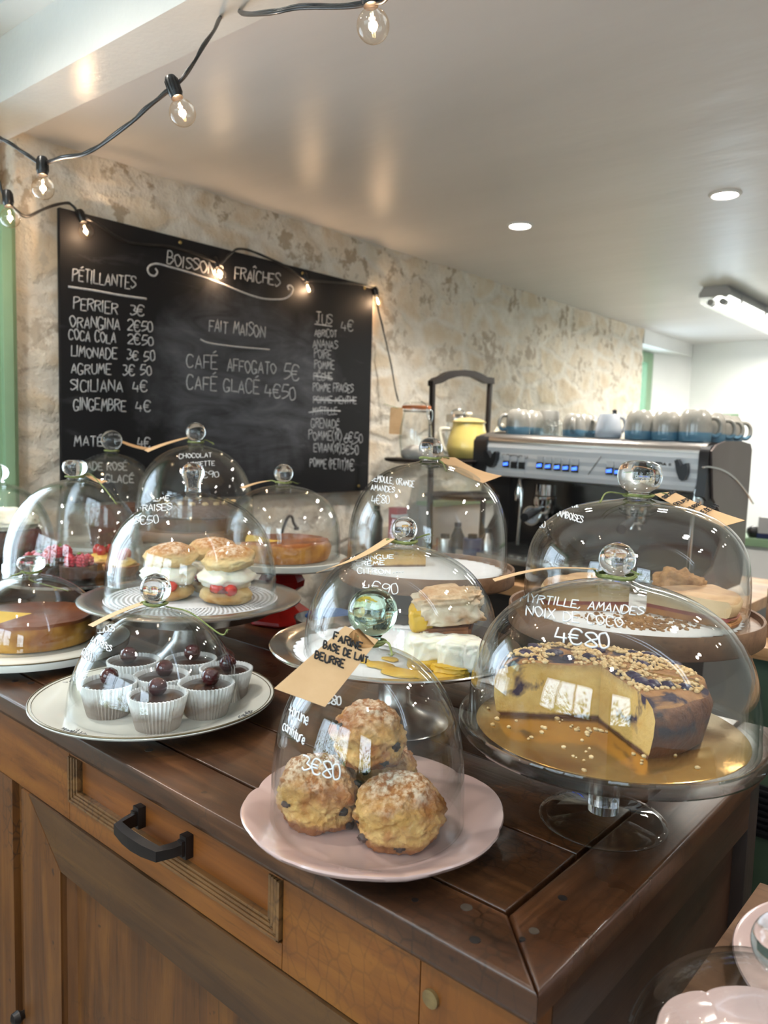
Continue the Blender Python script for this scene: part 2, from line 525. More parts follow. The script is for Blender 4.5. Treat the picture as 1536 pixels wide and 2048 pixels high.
# ------------------------------------------------------------------ setting
def build_room():
    bm = bmesh.new(); box(bm, -2.6, 2.6, -1.9, 6.2, -0.05, 0.0)
    struct(obj('floor', bm, MT['floor'], smooth=False))
    # stone wall, gently uneven, with openings at both ends for the windows
    bm = bmesh.new()
    y0, y1, z0, z1 = 0.86, 4.70, 0.0, 2.043
    NY, NZ = 260, 130
    gr = []
    for i in range(NY + 1):
        row = []
        for j in range(NZ + 1):
            y = y0 + (y1 - y0) * i / NY
            z = z0 + (z1 - z0) * j / NZ
            d = 0.010 * nz((0, y, z), 5, 1) + 0.007 * nz((0, y, z), 14, 2) + 0.004 * nz((0, y, z), 34, 3)
            yy = y
            if i == NY:
                yy += 0.018 * nz((0, 0, z), 9, 4)
            row.append(bm.verts.new((-2.0 + min(d, 0.010), yy, z)))
        gr.append(row)
    for i in range(NY):
        for j in range(NZ):
            bm.faces.new([gr[i][j], gr[i + 1][j], gr[i + 1][j + 1], gr[i][j + 1]])
    # returns into the window openings
    for row, s in ((gr[0], 1), (gr[NY], -1)):
        back = [bm.verts.new((-2.45, v.co.y, v.co.z)) for v in row]
        for j in range(NZ):
            q = [row[j], row[j + 1], back[j + 1], back[j]]
            bm.faces.new(q if s > 0 else q[::-1])
    box(bm, -2.45, -2.012, -1.9, 0.84, 0.0, 0.85)
    box(bm, -2.45, -2.012, -1.9, -0.35, 0.85, 2.5)
    box(bm, -2.45, -2.012, -0.35, 0.84, 1.86, 2.5)
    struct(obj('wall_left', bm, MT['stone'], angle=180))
    # window in the left wall beside the chalkboard
    w = struct(empty('window_1', (-1.99, 0.25, 0.85)))
    bm = bmesh.new()
    box(bm, -0.03, 0.03, 0.52, 0.605, 0.0, 0.995, 0.006)
    box(bm, -0.035, 0.045, 0.565, 0.59, 0.0, 0.995, 0.004)
    box(bm, -0.03, 0.03, -0.60, -0.515, 0.0, 0.995, 0.006)
    box(bm, -0.03, 0.03, -0.515, 0.52, 0.93, 0.995, 0.006)
    box(bm, -0.03, 0.03, -0.515, 0.52, 0.0, 0.07, 0.006)
    box(bm, -0.02, 0.02, -0.02, 0.02, 0.07, 0.93, 0.004)
    obj('window_frame', bm, MT['green_frame'], w)
    bm = bmesh.new(); box(bm, -0.003, 0.003, -0.515, 0.52, 0.07, 0.93)
    obj('pane', bm, MT['pane'], w)
    # low ceiling over the counter, taller ceiling in front of the beam
    bm = bmesh.new(); box(bm, -2.45, 2.6, 0.86, 6.2, 2.043, 2.09)
    struct(obj('ceiling', bm, MT['ceiling'], smooth=False))
    bm = bmesh.new(); box(bm, -2.45, 2.6, -1.9, 0.72, 2.42, 2.47)
    for k in range(5):
        box(bm, -2.4 + k * 0.95, -1.65 + k * 0.95, -0.3, 0.50, 2.405, 2.425, 0.01)
    struct(obj('ceiling_front', bm, MT['white'], smooth=False))
    bm = bmesh.new()
    # beam runs a little askew to the counter
    prism(bm, [(-2.45, 0.735), (2.6, 0.905), (2.6, 1.02), (-2.45, 0.845)], 'z', 2.020, 2.046)
    prism(bm, [(-2.45, 0.735), (2.6, 0.905), (2.6, 1.0), (-2.45, 0.83)], 'z', 2.046, 2.44)
    struct(obj('beam', bm, MT['gloss_white'], smooth=False))
    bm = bmesh.new()
    prism(bm, [(-2.45, 0.675), (2.6, 0.845), (2.6, 0.91), (-2.45, 0.74)], 'z', 2.155, 2.44)
    prism(bm, [(-2.45, 0.655), (2.6, 0.825), (2.6, 0.91), (-2.45, 0.74)], 'z', 2.27, 2.44)
    struct(obj('trim_1', bm, MT['white'], smooth=False))
    # far end: white wall with splayed window reveal and green frames
    YB = 5.54
    bm = bmesh.new()
    box(bm, -2.0, -1.93, YB, YB + .08, 0, 2.043)
    box(bm, -1.93, 2.6, YB, YB + .08, 1.56, 2.043)
    box(bm, -1.66, 2.6, YB, YB + .08, 0.0, 1.56)
    box(bm, -1.93, -1.66, YB, YB + .08, 0.0, 0.9)
    struct(obj('wall_back', bm, MT['white'], smooth=False))
    bm = bmesh.new()
    prism(bm, [(-2.0, YB), (-2.0, YB + .08), (-2.3, 5.30), (-2.3, 5.19), (-2.13, 5.19)], 'z', 0, 2.043)
    box(bm, -2.3, -1.995, 4.70, YB - .01, 1.955, 2.043)
    box(bm, -2.3, -2.0, 4.70, YB, 0.0, 0.95)
    struct(obj('wall_window_bay', bm, MT['white'], smooth=False))
    w = struct(empty('window_2', (-2.16, 4.955, 0.95)))
    bm = bmesh.new()
    for a, b in ((-0.25, -0.18), (0.145, 0.233)):
        box(bm, -0.03, 0.03, a, b, 0, 1.0, 0.006)
    box(bm, -0.03, 0.03, -0.18, 0.145, 0.93, 1.0, 0.006)
    box(bm, -0.03, 0.03, -0.18, 0.145, 0.0, 0.07, 0.006)
    obj('window_frame', bm, MT['green_frame'], w)
    bm = bmesh.new(); box(bm, -0.003, 0.003, -0.18, 0.145, 0.07, 0.93)
    obj('pane', bm, MT['pane'], w)
    w = struct(empty('window_3', (-1.795, 5.58, 0.9)))
    bm = bmesh.new()
    box(bm, 0.085, 0.135, -0.04, 0.04, 0.0, 0.66, 0.005)
    box(bm, -0.135, 0.085, -0.04, 0.04, 0.61, 0.66, 0.005)
    box(bm, -0.135, -0.09, -0.04, 0.04, 0.0, 0.61, 0.005)
    obj('window_frame', bm, MT['green_frame'], w)
    bm = bmesh.new(); box(bm, -0.09, 0.085, -0.003, 0.003, 0.0, 0.61)
    obj('pane', bm, MT['pane'], w)
    # wall behind the viewer: a wide window, a pier, a glazed door
    bm = bmesh.new()
    box(bm, -2.45, -1.7, -1.9, -1.75, 0, 2.47)
    box(bm, 0.2, 0.8, -1.9, -1.75, 0, 2.47)
    box(bm, 1.9, 2.6, -1.9, -1.75, 0, 2.47)
    box(bm, -1.7, 0.2, -1.9, -1.75, 2.36, 2.47)
    box(bm, -1.7, 0.2, -1.9, -1.75, 0, 1.0)
    box(bm, 0.8, 1.9, -1.9, -1.75, 2.36, 2.47)
    struct(obj('wall_front', bm, MT['white'], smooth=False))
    w = struct(empty('window_4', (-0.75, -1.8, 1.0)))
    bm = bmesh.new()
    for x in (-0.93, -0.31, 0.31, 0.93):
        box(bm, x - 0.03, x + 0.03, -0.03, 0.03, 0, 1.36, 0.005)
    for z in (0.03, 1.33):
        box(bm, -0.9, 0.9, -0.03, 0.03, z - 0.03, z + 0.03, 0.005)
    obj('window_frame', bm, MT['green_frame'], w)
    bm = bmesh.new(); box(bm, -0.93, 0.93, -0.003, 0.003, 0.03, 1.33)
    obj('pane', bm, MT['pane'], w)
    w = struct(empty('door_1', (1.35, -1.8, 0.0)))
    bm = bmesh.new()
    for x in (-0.5, 0.5):
        box(bm, x - 0.05, x + 0.05, -0.03, 0.03, 0, 2.36, 0.005)
    for z, h in ((0.5, 0.5), (2.33, 0.03)):
        box(bm, -0.45, 0.45, -0.03, 0.03, z - h, z + h, 0.005)
    obj('door_frame', bm, MT['green_frame'], w)
    bm = bmesh.new(); box(bm, -0.45, 0.45, -0.003, 0.003, 1.0, 2.3)
    obj('pane', bm, MT['pane'], w)
    bm = bmesh.new(); box(bm, 2.5, 2.6, -1.75, 5.62, 0, 2.47)
    struct(obj('wall_right', bm, MT['white'], smooth=False))
    # green ledge and pale dado along the stone wall
    bm = bmesh.new(); box(bm, -2.0, -1.90, 2.50, 4.6, 1.046, 1.064, 0.004)
    struct(obj('trim_2', bm, MT['green_frame']))
    bm = bmesh.new(); box(bm, -2.0, -1.92, 2.52, 4.6, 0.2, 1.045)
    struct(obj('trim_3', bm, mat('grey_dado', S((196, 194, 190)), None, 4, 0.5)))
build_room()

# ------------------------------------------------------------------ garden outside the windows (seen only mirrored in the glass)
MT['leaf'] = mat('garden_leaf', S((70, 104, 34)), S((150, 176, 70)), 3, 0.6)
bm = bmesh.new()
for k in range(1700):
    x = rnd.uniform(-5, 5); z = rnd.uniform(0.3, 3.3); y = -4.2 - rnd.uniform(0, 1.4) - 0.25 * math.sin(x * 2)
    if rnd.random() < (z - 1.0) * 0.45:
        continue
    a = rnd.uniform(0.06, 0.2)
    n = Vector((rnd.gauss(0, 1), rnd.gauss(0, 1), rnd.gauss(0, 1))).normalized()
    u = n.orthogonal().normalized(); w_ = n.cross(u)
    c = Vector((x, y, z))
    bm.faces.new([bm.verts.new(c + u * a), bm.verts.new(c + w_ * a * 0.6), bm.verts.new(c - u * a), bm.verts.new(c - w_ * a * 0.6)])
tag(obj('hedge', bm, MT['leaf'], smooth=False), 'leafy green garden hedge outside the front windows', 'hedge', kind='stuff')
bm = bmesh.new(); box(bm, -8, 8, -8, -1.95, -0.1, -0.04)
struct(obj('ground', bm, mat('pale_terrace', S((190, 186, 178)), None, 3, 0.8)))

# ------------------------------------------------------------------ the counter
def build_counter():
    t = thing('wooden_counter', 'old brown wooden counter with a drawer, carrying all the cake stands', 'counter', (-1.1, 0.76, 0))
    ox, oy = -1.1, 0.76
    X0, X1, Y0, Y1, Z = -1.93, -0.243, 0.457, 1.14, 0.93
    def part(name, bm, m, angle=40):
        for v in bm.verts:
            v.co.x -= ox; v.co.y -= oy
        return obj(name, bm, m, t, angle=angle)
    # worktop: mitred frame and inner boards, each board separated by a fine gap
    bm = bmesh.new()
    w = 0.064
    def board(pts, z0, z1, mi, bev):
        fs = prism(bm, pts, 'z', z0, z1, mi)
        es = list({e for f in fs for e in f.edges if abs(e.verts[0].co.z - z1) < 1e-6 and abs(e.verts[1].co.z - z1) < 1e-6})
        r = bmesh.ops.bevel(bm, geom=es, offset=bev, segments=3, affect='EDGES', profile=0.5)
        for f in r['faces']:
            f.material_index = mi
    zb = Z - 0.023
    board([(X0, Y0), (X1, Y0), (X1 - w, Y0 + w), (X0, Y0 + w)], zb, Z, 0, 0.0045)
    board([(X1, Y0 + 0.0008), (X1, Y1), (X1 - w, Y1), (X1 - w, Y0 + w + 0.0008)], zb, Z, 1, 0.0045)
    yb = Y0 + w + 0.0025
    bw = (Y1 - yb) / 5
    for k in range(5):
        board([(X0, yb + k * bw), (X1 - w - 0.004, yb + k * bw), (X1 - w - 0.004, yb + (k + 1) * bw - 0.0028), (X0, yb + (k + 1) * bw - 0.0028)], zb, Z - 0.0006, 0, 0.002)
    part('worktop', bm, [MT['top_x'], MT['top_y']])
    # knots and wooden pegs in the top
    for px, py, r, m in ((950, 1880, .0045, 'dark'), (1068, 1862, .0042, 'grey'), (933, 1815, .005, 'grey'), (1045, 1878, .0025, 'dark'), (1125, 1796, .004, 'dark'), (298, 1500, .005, 'grey'), (30, 1362, .005, 'dark'), (62, 1366, .005, 'dark'), (830, 1800, .003, 'dark')):
        p = on_z(px, py, Z)
        bm = bmesh.new()
        lathe(bm, [(r, -0.002), (r, 0.0003), (0, 0.0004)], 16, c=(p.x, p.y, Z))
        part('peg', bm, {'dark': MT['knot'], 'pale': MT['peg'], 'grey': MT['pegdark']}[m])
    # carcass core
    bm = bmesh.new(); box(bm, X0 + 0.02, -0.275, 0.492, Y1 - 0.02, 0.03, zb)
    part('carcass', bm, MT['dark_wood'])
    # moulding under the lip
    bm = bmesh.new()
    prism(bm, [(0.4625, 0.9072), (0.470, 0.9072), (0.470, 0.893), (0.4665, 0.895), (0.4635, 0.900)], 'x', X0, -0.249)
    part('front_moulding', bm, MT['top_x'])
    F = 0.468
    # front frame pieces
    def fbox(name, x0, x1, z0, z1, y=F, m='front_x', d=0.03, bev=0.0015):
        bm = bmesh.new(); box(bm, x0, x1, y, y + d, z0, z1, bev)
        return part(name, bm, MT[m])
    fbox('frieze_rail', -0.5205, -0.3548, 0.802, 0.9065)
    fbox('frieze_rail', X0, -0.9395, 0.802, 0.9065)
    fbox('frieze_rail', -0.939, -0.521, 0.802, 0.8285)
    fbox('frieze_rail', -0.939, -0.521, 0.8915, 0.9065)
    fbox('corner_post', -0.354, -0.252, 0.03, 0.9065, m='post')
    bm = bmesh.new()
    lathe(bm, [(0.0075, 0.0), (0.0075, 0.003), (0, 0.0035)], 20)
    bmesh.ops.rotate(bm, cent=(0, 0, 0), matrix=Matrix.Rotation(PI / 2, 3, 'X'), verts=bm.verts)
    for v in bm.verts:
        v.co += Vector((-0.342, F, 0.868))
    part('peg', bm, MT['peg'])
    # drawer with its reeded surround
    d = fbox('drawer', -0.916, -0.5405, 0.845, 0.889, F + 0.006, 'drawer', 0.02, 0.001)
    bm = bmesh.new()
    for k in range(4):
        s = 0.0052
        for x0, x1, z0, z1 in ((-0.9375 + k * s, -0.9375 + (k + 0.8) * s, 0.8295 + k * s * 0.8, 0.8905), (-0.5225 - (k + 0.8) * s, -0.5225 - k * s, 0.8295 + k * s * 0.8, 0.8905), (-0.9375 + k * s, -0.5225 - k * s, 0.8295 + k * s * 0.85, 0.8295 + (k + 0.8) * s * 0.85)):
            box(bm, x0, x1, F - 0.0035 + 0.001 * k, F + 0.02, z0, z1, 0.0012)
    part('drawer_moulding', bm, MT['moulding'])
    # black iron pull
    bm = bmesh.new()
    for sx in (-1, 1):
        cx = -0.726 + sx * 0.047
        box(bm, cx - 0.006, cx + 0.006, F - 0.004, F + 0.007, 0.853, 0.879, 0.0015)
        box(bm, cx - 0.0045, cx + 0.0045, F - 0.008, F - 0.002, 0.857, 0.875, 0.002)
    path = [(-0.773, F - 0.004, 0.866), (-0.771, F - 0.016, 0.8655), (-0.766, F - 0.030, 0.865), (-0.745, F - 0.033, 0.8645), (-0.726, F - 0.034, 0.8645), (-0.707, F - 0.033, 0.8645), (-0.686, F - 0.030, 0.865), (-0.681, F - 0.016, 0.8655), (-0.679, F - 0.004, 0.866)]
    pts = [Vector(p) for p in path]
    hw = [0.0075, 0.0072, 0.0078, 0.0088, 0.0095, 0.0088, 0.0078, 0.0072, 0.0075]
    th = 0.0045
    rings = []
    for i, p in enumerate(pts):
        tg = (pts[min(i + 1, 8)] - pts[max(i - 1, 0)]).normalized()
        nrm = Vector((tg.y, -tg.x, 0))
        rings.append([bm.verts.new(p + nrm * a * th + Vector((0, 0, b * hw[i]))) for a, b in ((-1, -1), (1, -0.75), (1, 0.75), (-1, 1))])
    for A, B in zip(rings, rings[1:]):
        for k in range(4):
            bm.faces.new([A[k], A[(k + 1) % 4], B[(k + 1) % 4], B[k]])
    bm.faces.new(rings[0]); bm.faces.new(rings[-1][::-1])
    bmesh.ops.recalc_face_normals(bm, faces=bm.faces)
    for v in bm.verts:
        v.co.x -= ox; v.co.y -= oy
    h = obj('drawer_pull', bm, MT['black_metal'], d, angle=30)
    h['label'] = 'black iron drawer pull'
    # framed door: rails, stiles, recessed panel
    door = bmesh.new()
    prism(door, [(-1.055, 0.800), (-0.3565, 0.800), (-0.3565, 0.7225), (-0.9605, 0.7225)], 'y', F - 0.002, F + 0.03)
    prism(door, [(F - 0.0018, 0.7225), (F + 0.006, 0.7215), (F + 0.016, 0.7125), (F + 0.016, 0.7225)], 'x', -0.962, -0.3565)
    dr = part('cabinet_door', door, MT['rail_dark'], 30)
    bm = bmesh.new()
    prism(bm, [(-1.0765, 0.03), (-1.0765, 0.800), (-1.0565, 0.800), (-0.962, 0.7225), (-0.962, 0.03)], 'y', F - 0.0025, F + 0.03)
    prism(bm, [(-0.9625, F - 0.0022), (-0.961, F + 0.006), (-0.952, F + 0.016), (-0.9625, F + 0.016)], 'z', 0.03, 0.7225)
    for v in bm.verts:
        v.co.x -= ox; v.co.y -= oy
    obj('door_stile', bm, MT['front_z'], dr, angle=30)
    bm = bmesh.new(); box(bm, -0.965, -0.358, F + 0.016, F + 0.024, 0.03, 0.724)
    for v in bm.verts:
        v.co.x -= ox; v.co.y -= oy
    obj('door_panel', bm, MT['front_z'], dr)
    bm = bmesh.new()
    p = on_y(45, 2030, F - 0.004)
    lathe(bm, [(0, -0.018), (0.008, -0.014), (0.010, -0.006), (0.006, 0.0), (0.006, 0.008)], 20)
    bmesh.ops.rotate(bm, cent=(0, 0, 0), matrix=Matrix.Rotation(-PI / 2, 3, 'X'), verts=bm.verts)
    for v in bm.verts:
        v.co += Vector((p.x - ox, p.y - oy, p.z))
    obj('door_knob', bm, MT['black_metal'], dr)
    # left stile of the carcass, beyond the door
    bm = bmesh.new()
    box(bm, -1.30, -1.1135, F, F + 0.03, 0.03, 0.801, 0.002)
    box(bm, -1.1125, -1.079, F + 0.010, F + 0.03, 0.03, 0.8, 0.001)
    part('door_jamb', bm, MT['front_z'])
    bm = bmesh.new(); box(bm, X0, -1.301, F + 0.002, F + 0.03, 0.03, 0.801, 0.002)
    part('front_panel', bm, MT['front_z'])
    # right side: rail, panel, back post
    SX = -0.252
    bm = bmesh.new(); box(bm, SX - 0.03, SX, 0.499, 0.992, 0.845, 0.9065, 0.0015)
    part('side_rail', bm, MT['side_y'])
    bm = bmesh.new(); box(bm, SX - 0.03, SX - 0.008, 0.499, 0.96, 0.835, 0.846, 0.004)
    part('side_moulding', bm, MT['side_y'])
    bm = bmesh.new(); box(bm, SX - 0.03, SX - 0.016, 0.499, 0.992, 0.03, 0.845)
    part('side_panel', bm, MT['side_y'])
    bm = bmesh.new(); box(bm, SX - 0.03, SX, 0.992, 1.03, 0.0, 0.9065, 0.0015)
    part('side_post', bm, MT['side_post'])
    bm = bmesh.new(); box(bm, X0, SX - 0.002, 0.475, Y1 - 0.03, 0.0, 0.03)
    part('plinth', bm, MT['dark_wood'])
    return t
MT['knot'] = mat('dark_knot', S((20, 14, 12)), None, 50, 0.5)
MT['peg'] = mat('pale_peg', S((128, 104, 64)), S((100, 78, 46)), 60, 0.5)
MT['pegdark'] = mat('grey_peg', S((74, 64, 54)), S((56, 46, 38)), 60, 0.5)
MT['dark_wood'] = mat('dark_inner_wood', S((40, 24, 14)), None, 20, 0.6)
MT['post'] = make_wood('reddish_post_wood', S((88, 48, 16)), S((118, 68, 23)), S((138, 84, 31)), 'z', 0.4, 0.15, 0.15)
MT['side_post'] = make_wood('black_brown_post_wood', S((34, 24, 20)), S((50, 36, 30)), S((62, 46, 38)), 'z', 0.4, 0.2, 0.0)
build_counter()

# ------------------------------------------------------------------ handwriting: a small single-stroke alphabet (x 0-4, y 0-6)
GLY = {
 'A': (4, '00 26 40;12 32'), 'B': (4, '00 06;~06 26 35 34 23 03;~03 33 42 31 20 00'), 'C': (4, '~45 36 16 04 02 10 30 41'),
 'D': (4, '00 06;~06 26 44 42 20 00'), 'E': (3.6, '46 06 00 40;03 33'), 'F': (3.6, '46 06 00;03 33'), 'G': (4.2, '~45 36 16 04 02 10 30 42;22 42 40'),
 'H': (4, '00 06;40 46;03 43'), 'I': (0.6, '00 06'), 'J': (3.4, '06 46;~26 21 10 01'), 'K': (3.8, '06 00;46 03 40'), 'L': (3.4, '06 00 40'),
 'M': (4.8, '00 16 22 46 50'), 'N': (4, '00 06 40 46'), 'O': (4.2, '~26 05 03 20 42 44 26'), 'P': (3.8, '00 06;~06 36 45 34 03'),
 'R': (4, '00 06;~06 36 45 34 03;23 40'), 'S': (3.6, '~45 36 16 05 14 33 42 31 10 01'), 'T': (4, '06 46;26 20'), 'U': (4, '~06 02 10 30 42 46'),
 'V': (4, '06 20 46'), 'X': (4, '00 46;06 40'), 'Y': (4, '06 23 46;23 20'), 'Z': (4, '06 46 00 40'), 'Q': (4.2, '~26 05 03 20 42 44 26;22 40'),
 '0': (3.4, '~26 05 02 10 31 34 26'), '1': (1.6, '04 16 10'), '2': (3.6, '~05 16 36 44 22 00;00 40'), '3': (3.4, '~06 26 35 23;~23 42 31 10 01'),
 '4': (3.8, '16 02 42;34 30'), '5': (3.6, '46 16 03;~03 33 42 31 10 00'), '6': (3.6, '~36 13 02 10 30 42 33 02'), '7': (3.6, '06 46 10'),
 '8': (3.4, '~23 05 16 36 44 23 01 20 41 23'), '9': (3.4, '~45 36 16 04 23 45;45 30'), '€': (3.8, '~45 36 16 04 02 10 30 41;-.6,3.6 2.8,3.6;-.6,2.4 2.6,2.4'),
 '(': (1.6, '~27 04 02 2,-1'), ')': (1.6, '~07 24 22 0,-1'), ',': (1.2, '10.5 0,-1'), '.': (1, '00 .3,.2'), '+': (3.4, '02 42;24 20'), ' ': (2.4, ''), '-': (3, '03 33'), "'": (1, '06 04'),
 'p': (2.8, '04 0,-2;~03 24 32 20 01'), 'r': (2.4, '04 00;~02 14 34'), 'u': (3, '~04 01 10 30 34;34 30'), 'n': (3, '04 00;~02 14 33 30'),
 'e': (2.8, '02 32;~32 24 03 01 20 31'), 'o': (3, '~24 03 01 20 31 33 24'), 'f': (2.4, '~36 16 14 10;04 34'), 'i': (0.8, '04 00;05.5 06'), 't': (2.4, '16 10 20;04 34'),
 'l': (1.8, '~01 24 26 06 11 20'), 'c': (2.6, '~34 14 02 10 30'),
}
ACC = {'É': ('E', '17 38'), 'È': ('E', '18 37'), 'Î': ('I', '-1,7 0.3,8 1.6,7'), 'Ê': ('E', '17 28 37')}
def strokes(ch):
    extra = None
    if ch in ACC:
        ch, extra = ACC[ch]
    w, s = GLY.get(ch, GLY['-'])
    out = []
    for part in (s + (';' + extra if extra else '')).split(';'):
        part = part.strip()
        if not part:
            continue
        sm = part[0] == '~'
        pts = []
        for tk in part.lstrip('~').split():
            if ',' in tk:
                a, b = tk.split(',')
                pts.append((float(a), float(b)))
            elif '.' in tk:
                pts.append((float(tk[0]), float(tk[1:])))
            else:
                pts.append((float(tk[0]), float(tk[1])))
        if len(pts) < 2:
            continue
        if sm:
            q = catmull([(p[0], p[1], 0) for p in pts], 4)
        else:
            q = []
            for a, b in zip(pts, pts[1:]):
                for k in range(3):
                    q.append(Vector((a[0] + (b[0] - a[0]) * k / 3, a[1] + (b[1] - a[1]) * k / 3, 0)))
            q.append(Vector((pts[-1][0], pts[-1][1], 0)))
        out.append([(p[0], p[1]) for p in q])
    return w, out
def write(bm, text, p0, p1, h, cast, rad, slant=0.0, jit=0.35, up=None, seg=5):
    """text from p0 to p1 (baseline, picture coordinates) laid on the surface that cast() finds"""
    ws = [strokes(c)[0] + 1.2 for c in text]
    tot = sum(ws) - 1.2
    p0 = Vector((p0[0], p0[1])); p1 = Vector((p1[0], p1[1]))
    d = (p1 - p0)
    if up is None:
        up = Vector((d.y, -d.x)).normalized() * 0.35 + Vector((0, -1)) * 0.65
        up.normalize()
    else:
        up = Vector(up).normalized()
    x = 0.0
    for c, w in zip(text, ws):
        dx, dy = rnd.uniform(-jit, jit) * 0.5, rnd.uniform(-jit, jit)
        sc_h = 1 + rnd.uniform(-jit, jit) * 0.25
        for st in strokes(c)[1]:
            pts = []
            for (gx, gy) in st:
                u = (x + gx + dx + slant * gy) / tot
                q = p0 + d * u + up * (h * (gy * sc_h + dy) / 6)
                hit = cast(q.x, q.y)
                if hit is not None:
                    pts.append(hit)
            if len(pts) > 1:
                tube(bm, pts, rad, seg)
        x += w
def line(bm, pts, cast, rad, smooth=6, seg=5):
    q = catmull([(p[0], p[1], 0) for p in pts], smooth)
    P = [cast(v.x, v.y) for v in q]
    tube(bm, [p for p in P if p is not None], rad, seg)

# ------------------------------------------------------------------ glass domes
MT['ink'] = mat('white_marker', S((236, 238, 240)), None, 30, 0.6)
MT['black_ink'] = mat('black_marker', S((26, 24, 26)), None, 30, 0.6)
MT['string'] = mat('green_twine', S((112, 124, 70)), S((146, 152, 96)), 160, 0.9, bump=0.4, bscale=400, bdist=0.001)
MT['kraft'] = mat('kraft_card', S((205, 166, 122)), S((214, 176, 132)), 30, 0.8, bump=0.05, bscale=200)
MT['patch'] = mat('darker_kraft_patch', S((190, 144, 92)), None, 30, 0.8)
DOMES = {}
TH = 0.003
def dome_profile(R, H, q, n=26):
    out = []
    rn = 0.10 * R
    for k in range(n + 1):
        a = k / n
        t = 1 - (1 - a) ** 1.8
        z = t * H
        r = R * max(0.0, 1 - (z / H) ** q) ** 0.5
        # drawn up slightly towards the knob
        out.append((r, z))
    # blend the crown into the knob's neck
    res = []
    for r, z in out:
        if r > 0.16 * R:
            res.append((r, z))
    r1, z1 = res[-1]
    res.append((0.125 * R, z1 + 0.35 * (H - z1) + 0.002))
    res.append((0.105 * R, H + 0.002))
    return res
def make_dome(key, loc, R, H, q, knob_top, knob_r, label, knob='ball', knob_mat='knob', group=None):
    t = thing('glass_dome', label, 'glass dome', loc, 0, group)
    bm = bmesh.new()
    prof = dome_profile(R, H, q)
    inner = [(max(r - TH, 0.0), z - TH * (0.25 + 0.75 * z / H)) for r, z in prof[:-1]]
    inner[0] = (R - TH, 0.0)
    full = inner[::-1] + [(R - TH * 0.5, -0.0006)] + [(R + 0.0008, 0.0008), (R + 0.0008, 0.003)] + prof[1:]
    full = [(0, inner[-1][1] + 0.0015)] + full + [(0.05 * R, H + 0.003), (0, H + 0.003)]
    lathe(bm, full, 96)
    bmesh.ops.recalc_face_normals(bm, faces=bm.faces)
    bo = obj('bell', bm, MT['glass'], t, angle=60)
    # outer skin for placing the handwriting
    bm = bmesh.new()
    lathe(bm, [(r + 0.0006, z) for r, z in prof], 128, c=loc)
    tree = BVHTree.FromBMesh(bm)
    bm.free()
    kc = (knob_top - H)
    bm = bmesh.new()
    b = knob_r
    n0 = 0.10 * R
    if knob == 'pear':
        pts = [(0, -0.001), (n0, -0.001), (n0 * 0.92, kc * 0.15), (b * 0.80, kc * 0.36), (b * 0.98, kc * 0.6), (b * 0.92, kc * 0.8), (b * 0.6, kc * 0.95), (0.004, kc)]
    elif knob == 'flat':
        pts = [(0, -0.001), (n0, -0.001), (n0 * 0.95, kc * 0.14), (b * 0.85, kc * 0.30), (b, kc * 0.55), (b * 0.9, kc * 0.84), (b * 0.55, kc * 0.97), (0.004, kc)]
    else:
        hh = min(kc * 0.94, 2 * b)
        zc = kc - hh / 2
        pts = [(0, -0.001), (n0, -0.001), (n0 * 0.86, max(0.0015, (kc - hh) * 0.6))]
        for k in range(1, 10):
            a = -PI / 2 + PI * (k + 0.6) / 10.6
            pts.append((b * math.cos(a), zc + hh / 2 * math.sin(a)))
        pts[-1] = (0.003, kc)
        pts = [p for i, p in enumerate(pts) if i < 3 or p[0] > 0.5 * n0 or i == len(pts) - 1]
    pts = [(p[0], p[1]) for p in pts]
    sm = [(p.x, p.y) for p in catmull([(p[0], p[1], 0) for p in pts[1:]], 4)]
    lathe(bm, [(0, pts[0][1])] + [(max(a, 0.0005), z) for a, z in sm] + [(0, sm[-1][1])], 48)
    bmesh.ops.recalc_face_normals(bm, faces=bm.faces)
    ko = obj('knob', bm, MT[knob_mat], t, (0, 0, H + 0.0025), angle=180)
    DOMES[key] = dict(t=t, tree=tree, loc=Vector(loc), R=R, H=H, kt=knob_top, kr=knob_r)
    def cast(px, py):
        d = ray(px, py).normalized()
        hit = tree.ray_cast(EYE, d, 5)
        return hit[0]
    DOMES[key]['cast'] = cast
    return t
def dome_text(key, lines, rad=0.0009):
    D = DOMES[key]
    bm = bmesh.new()
    for l in lines:
        if isinstance(l[0], str):
            write(bm, l[0], l[1], l[2], l[3], D['cast'], l[4] if len(l) > 4 else rad, up=l[5] if len(l) > 5 else None)
        else:
            line(bm, l, D['cast'], rad)
    for v in bm.verts:
        v.co -= D['loc']
    obj('handwriting', bm, MT['ink'], D['t'], angle=180)

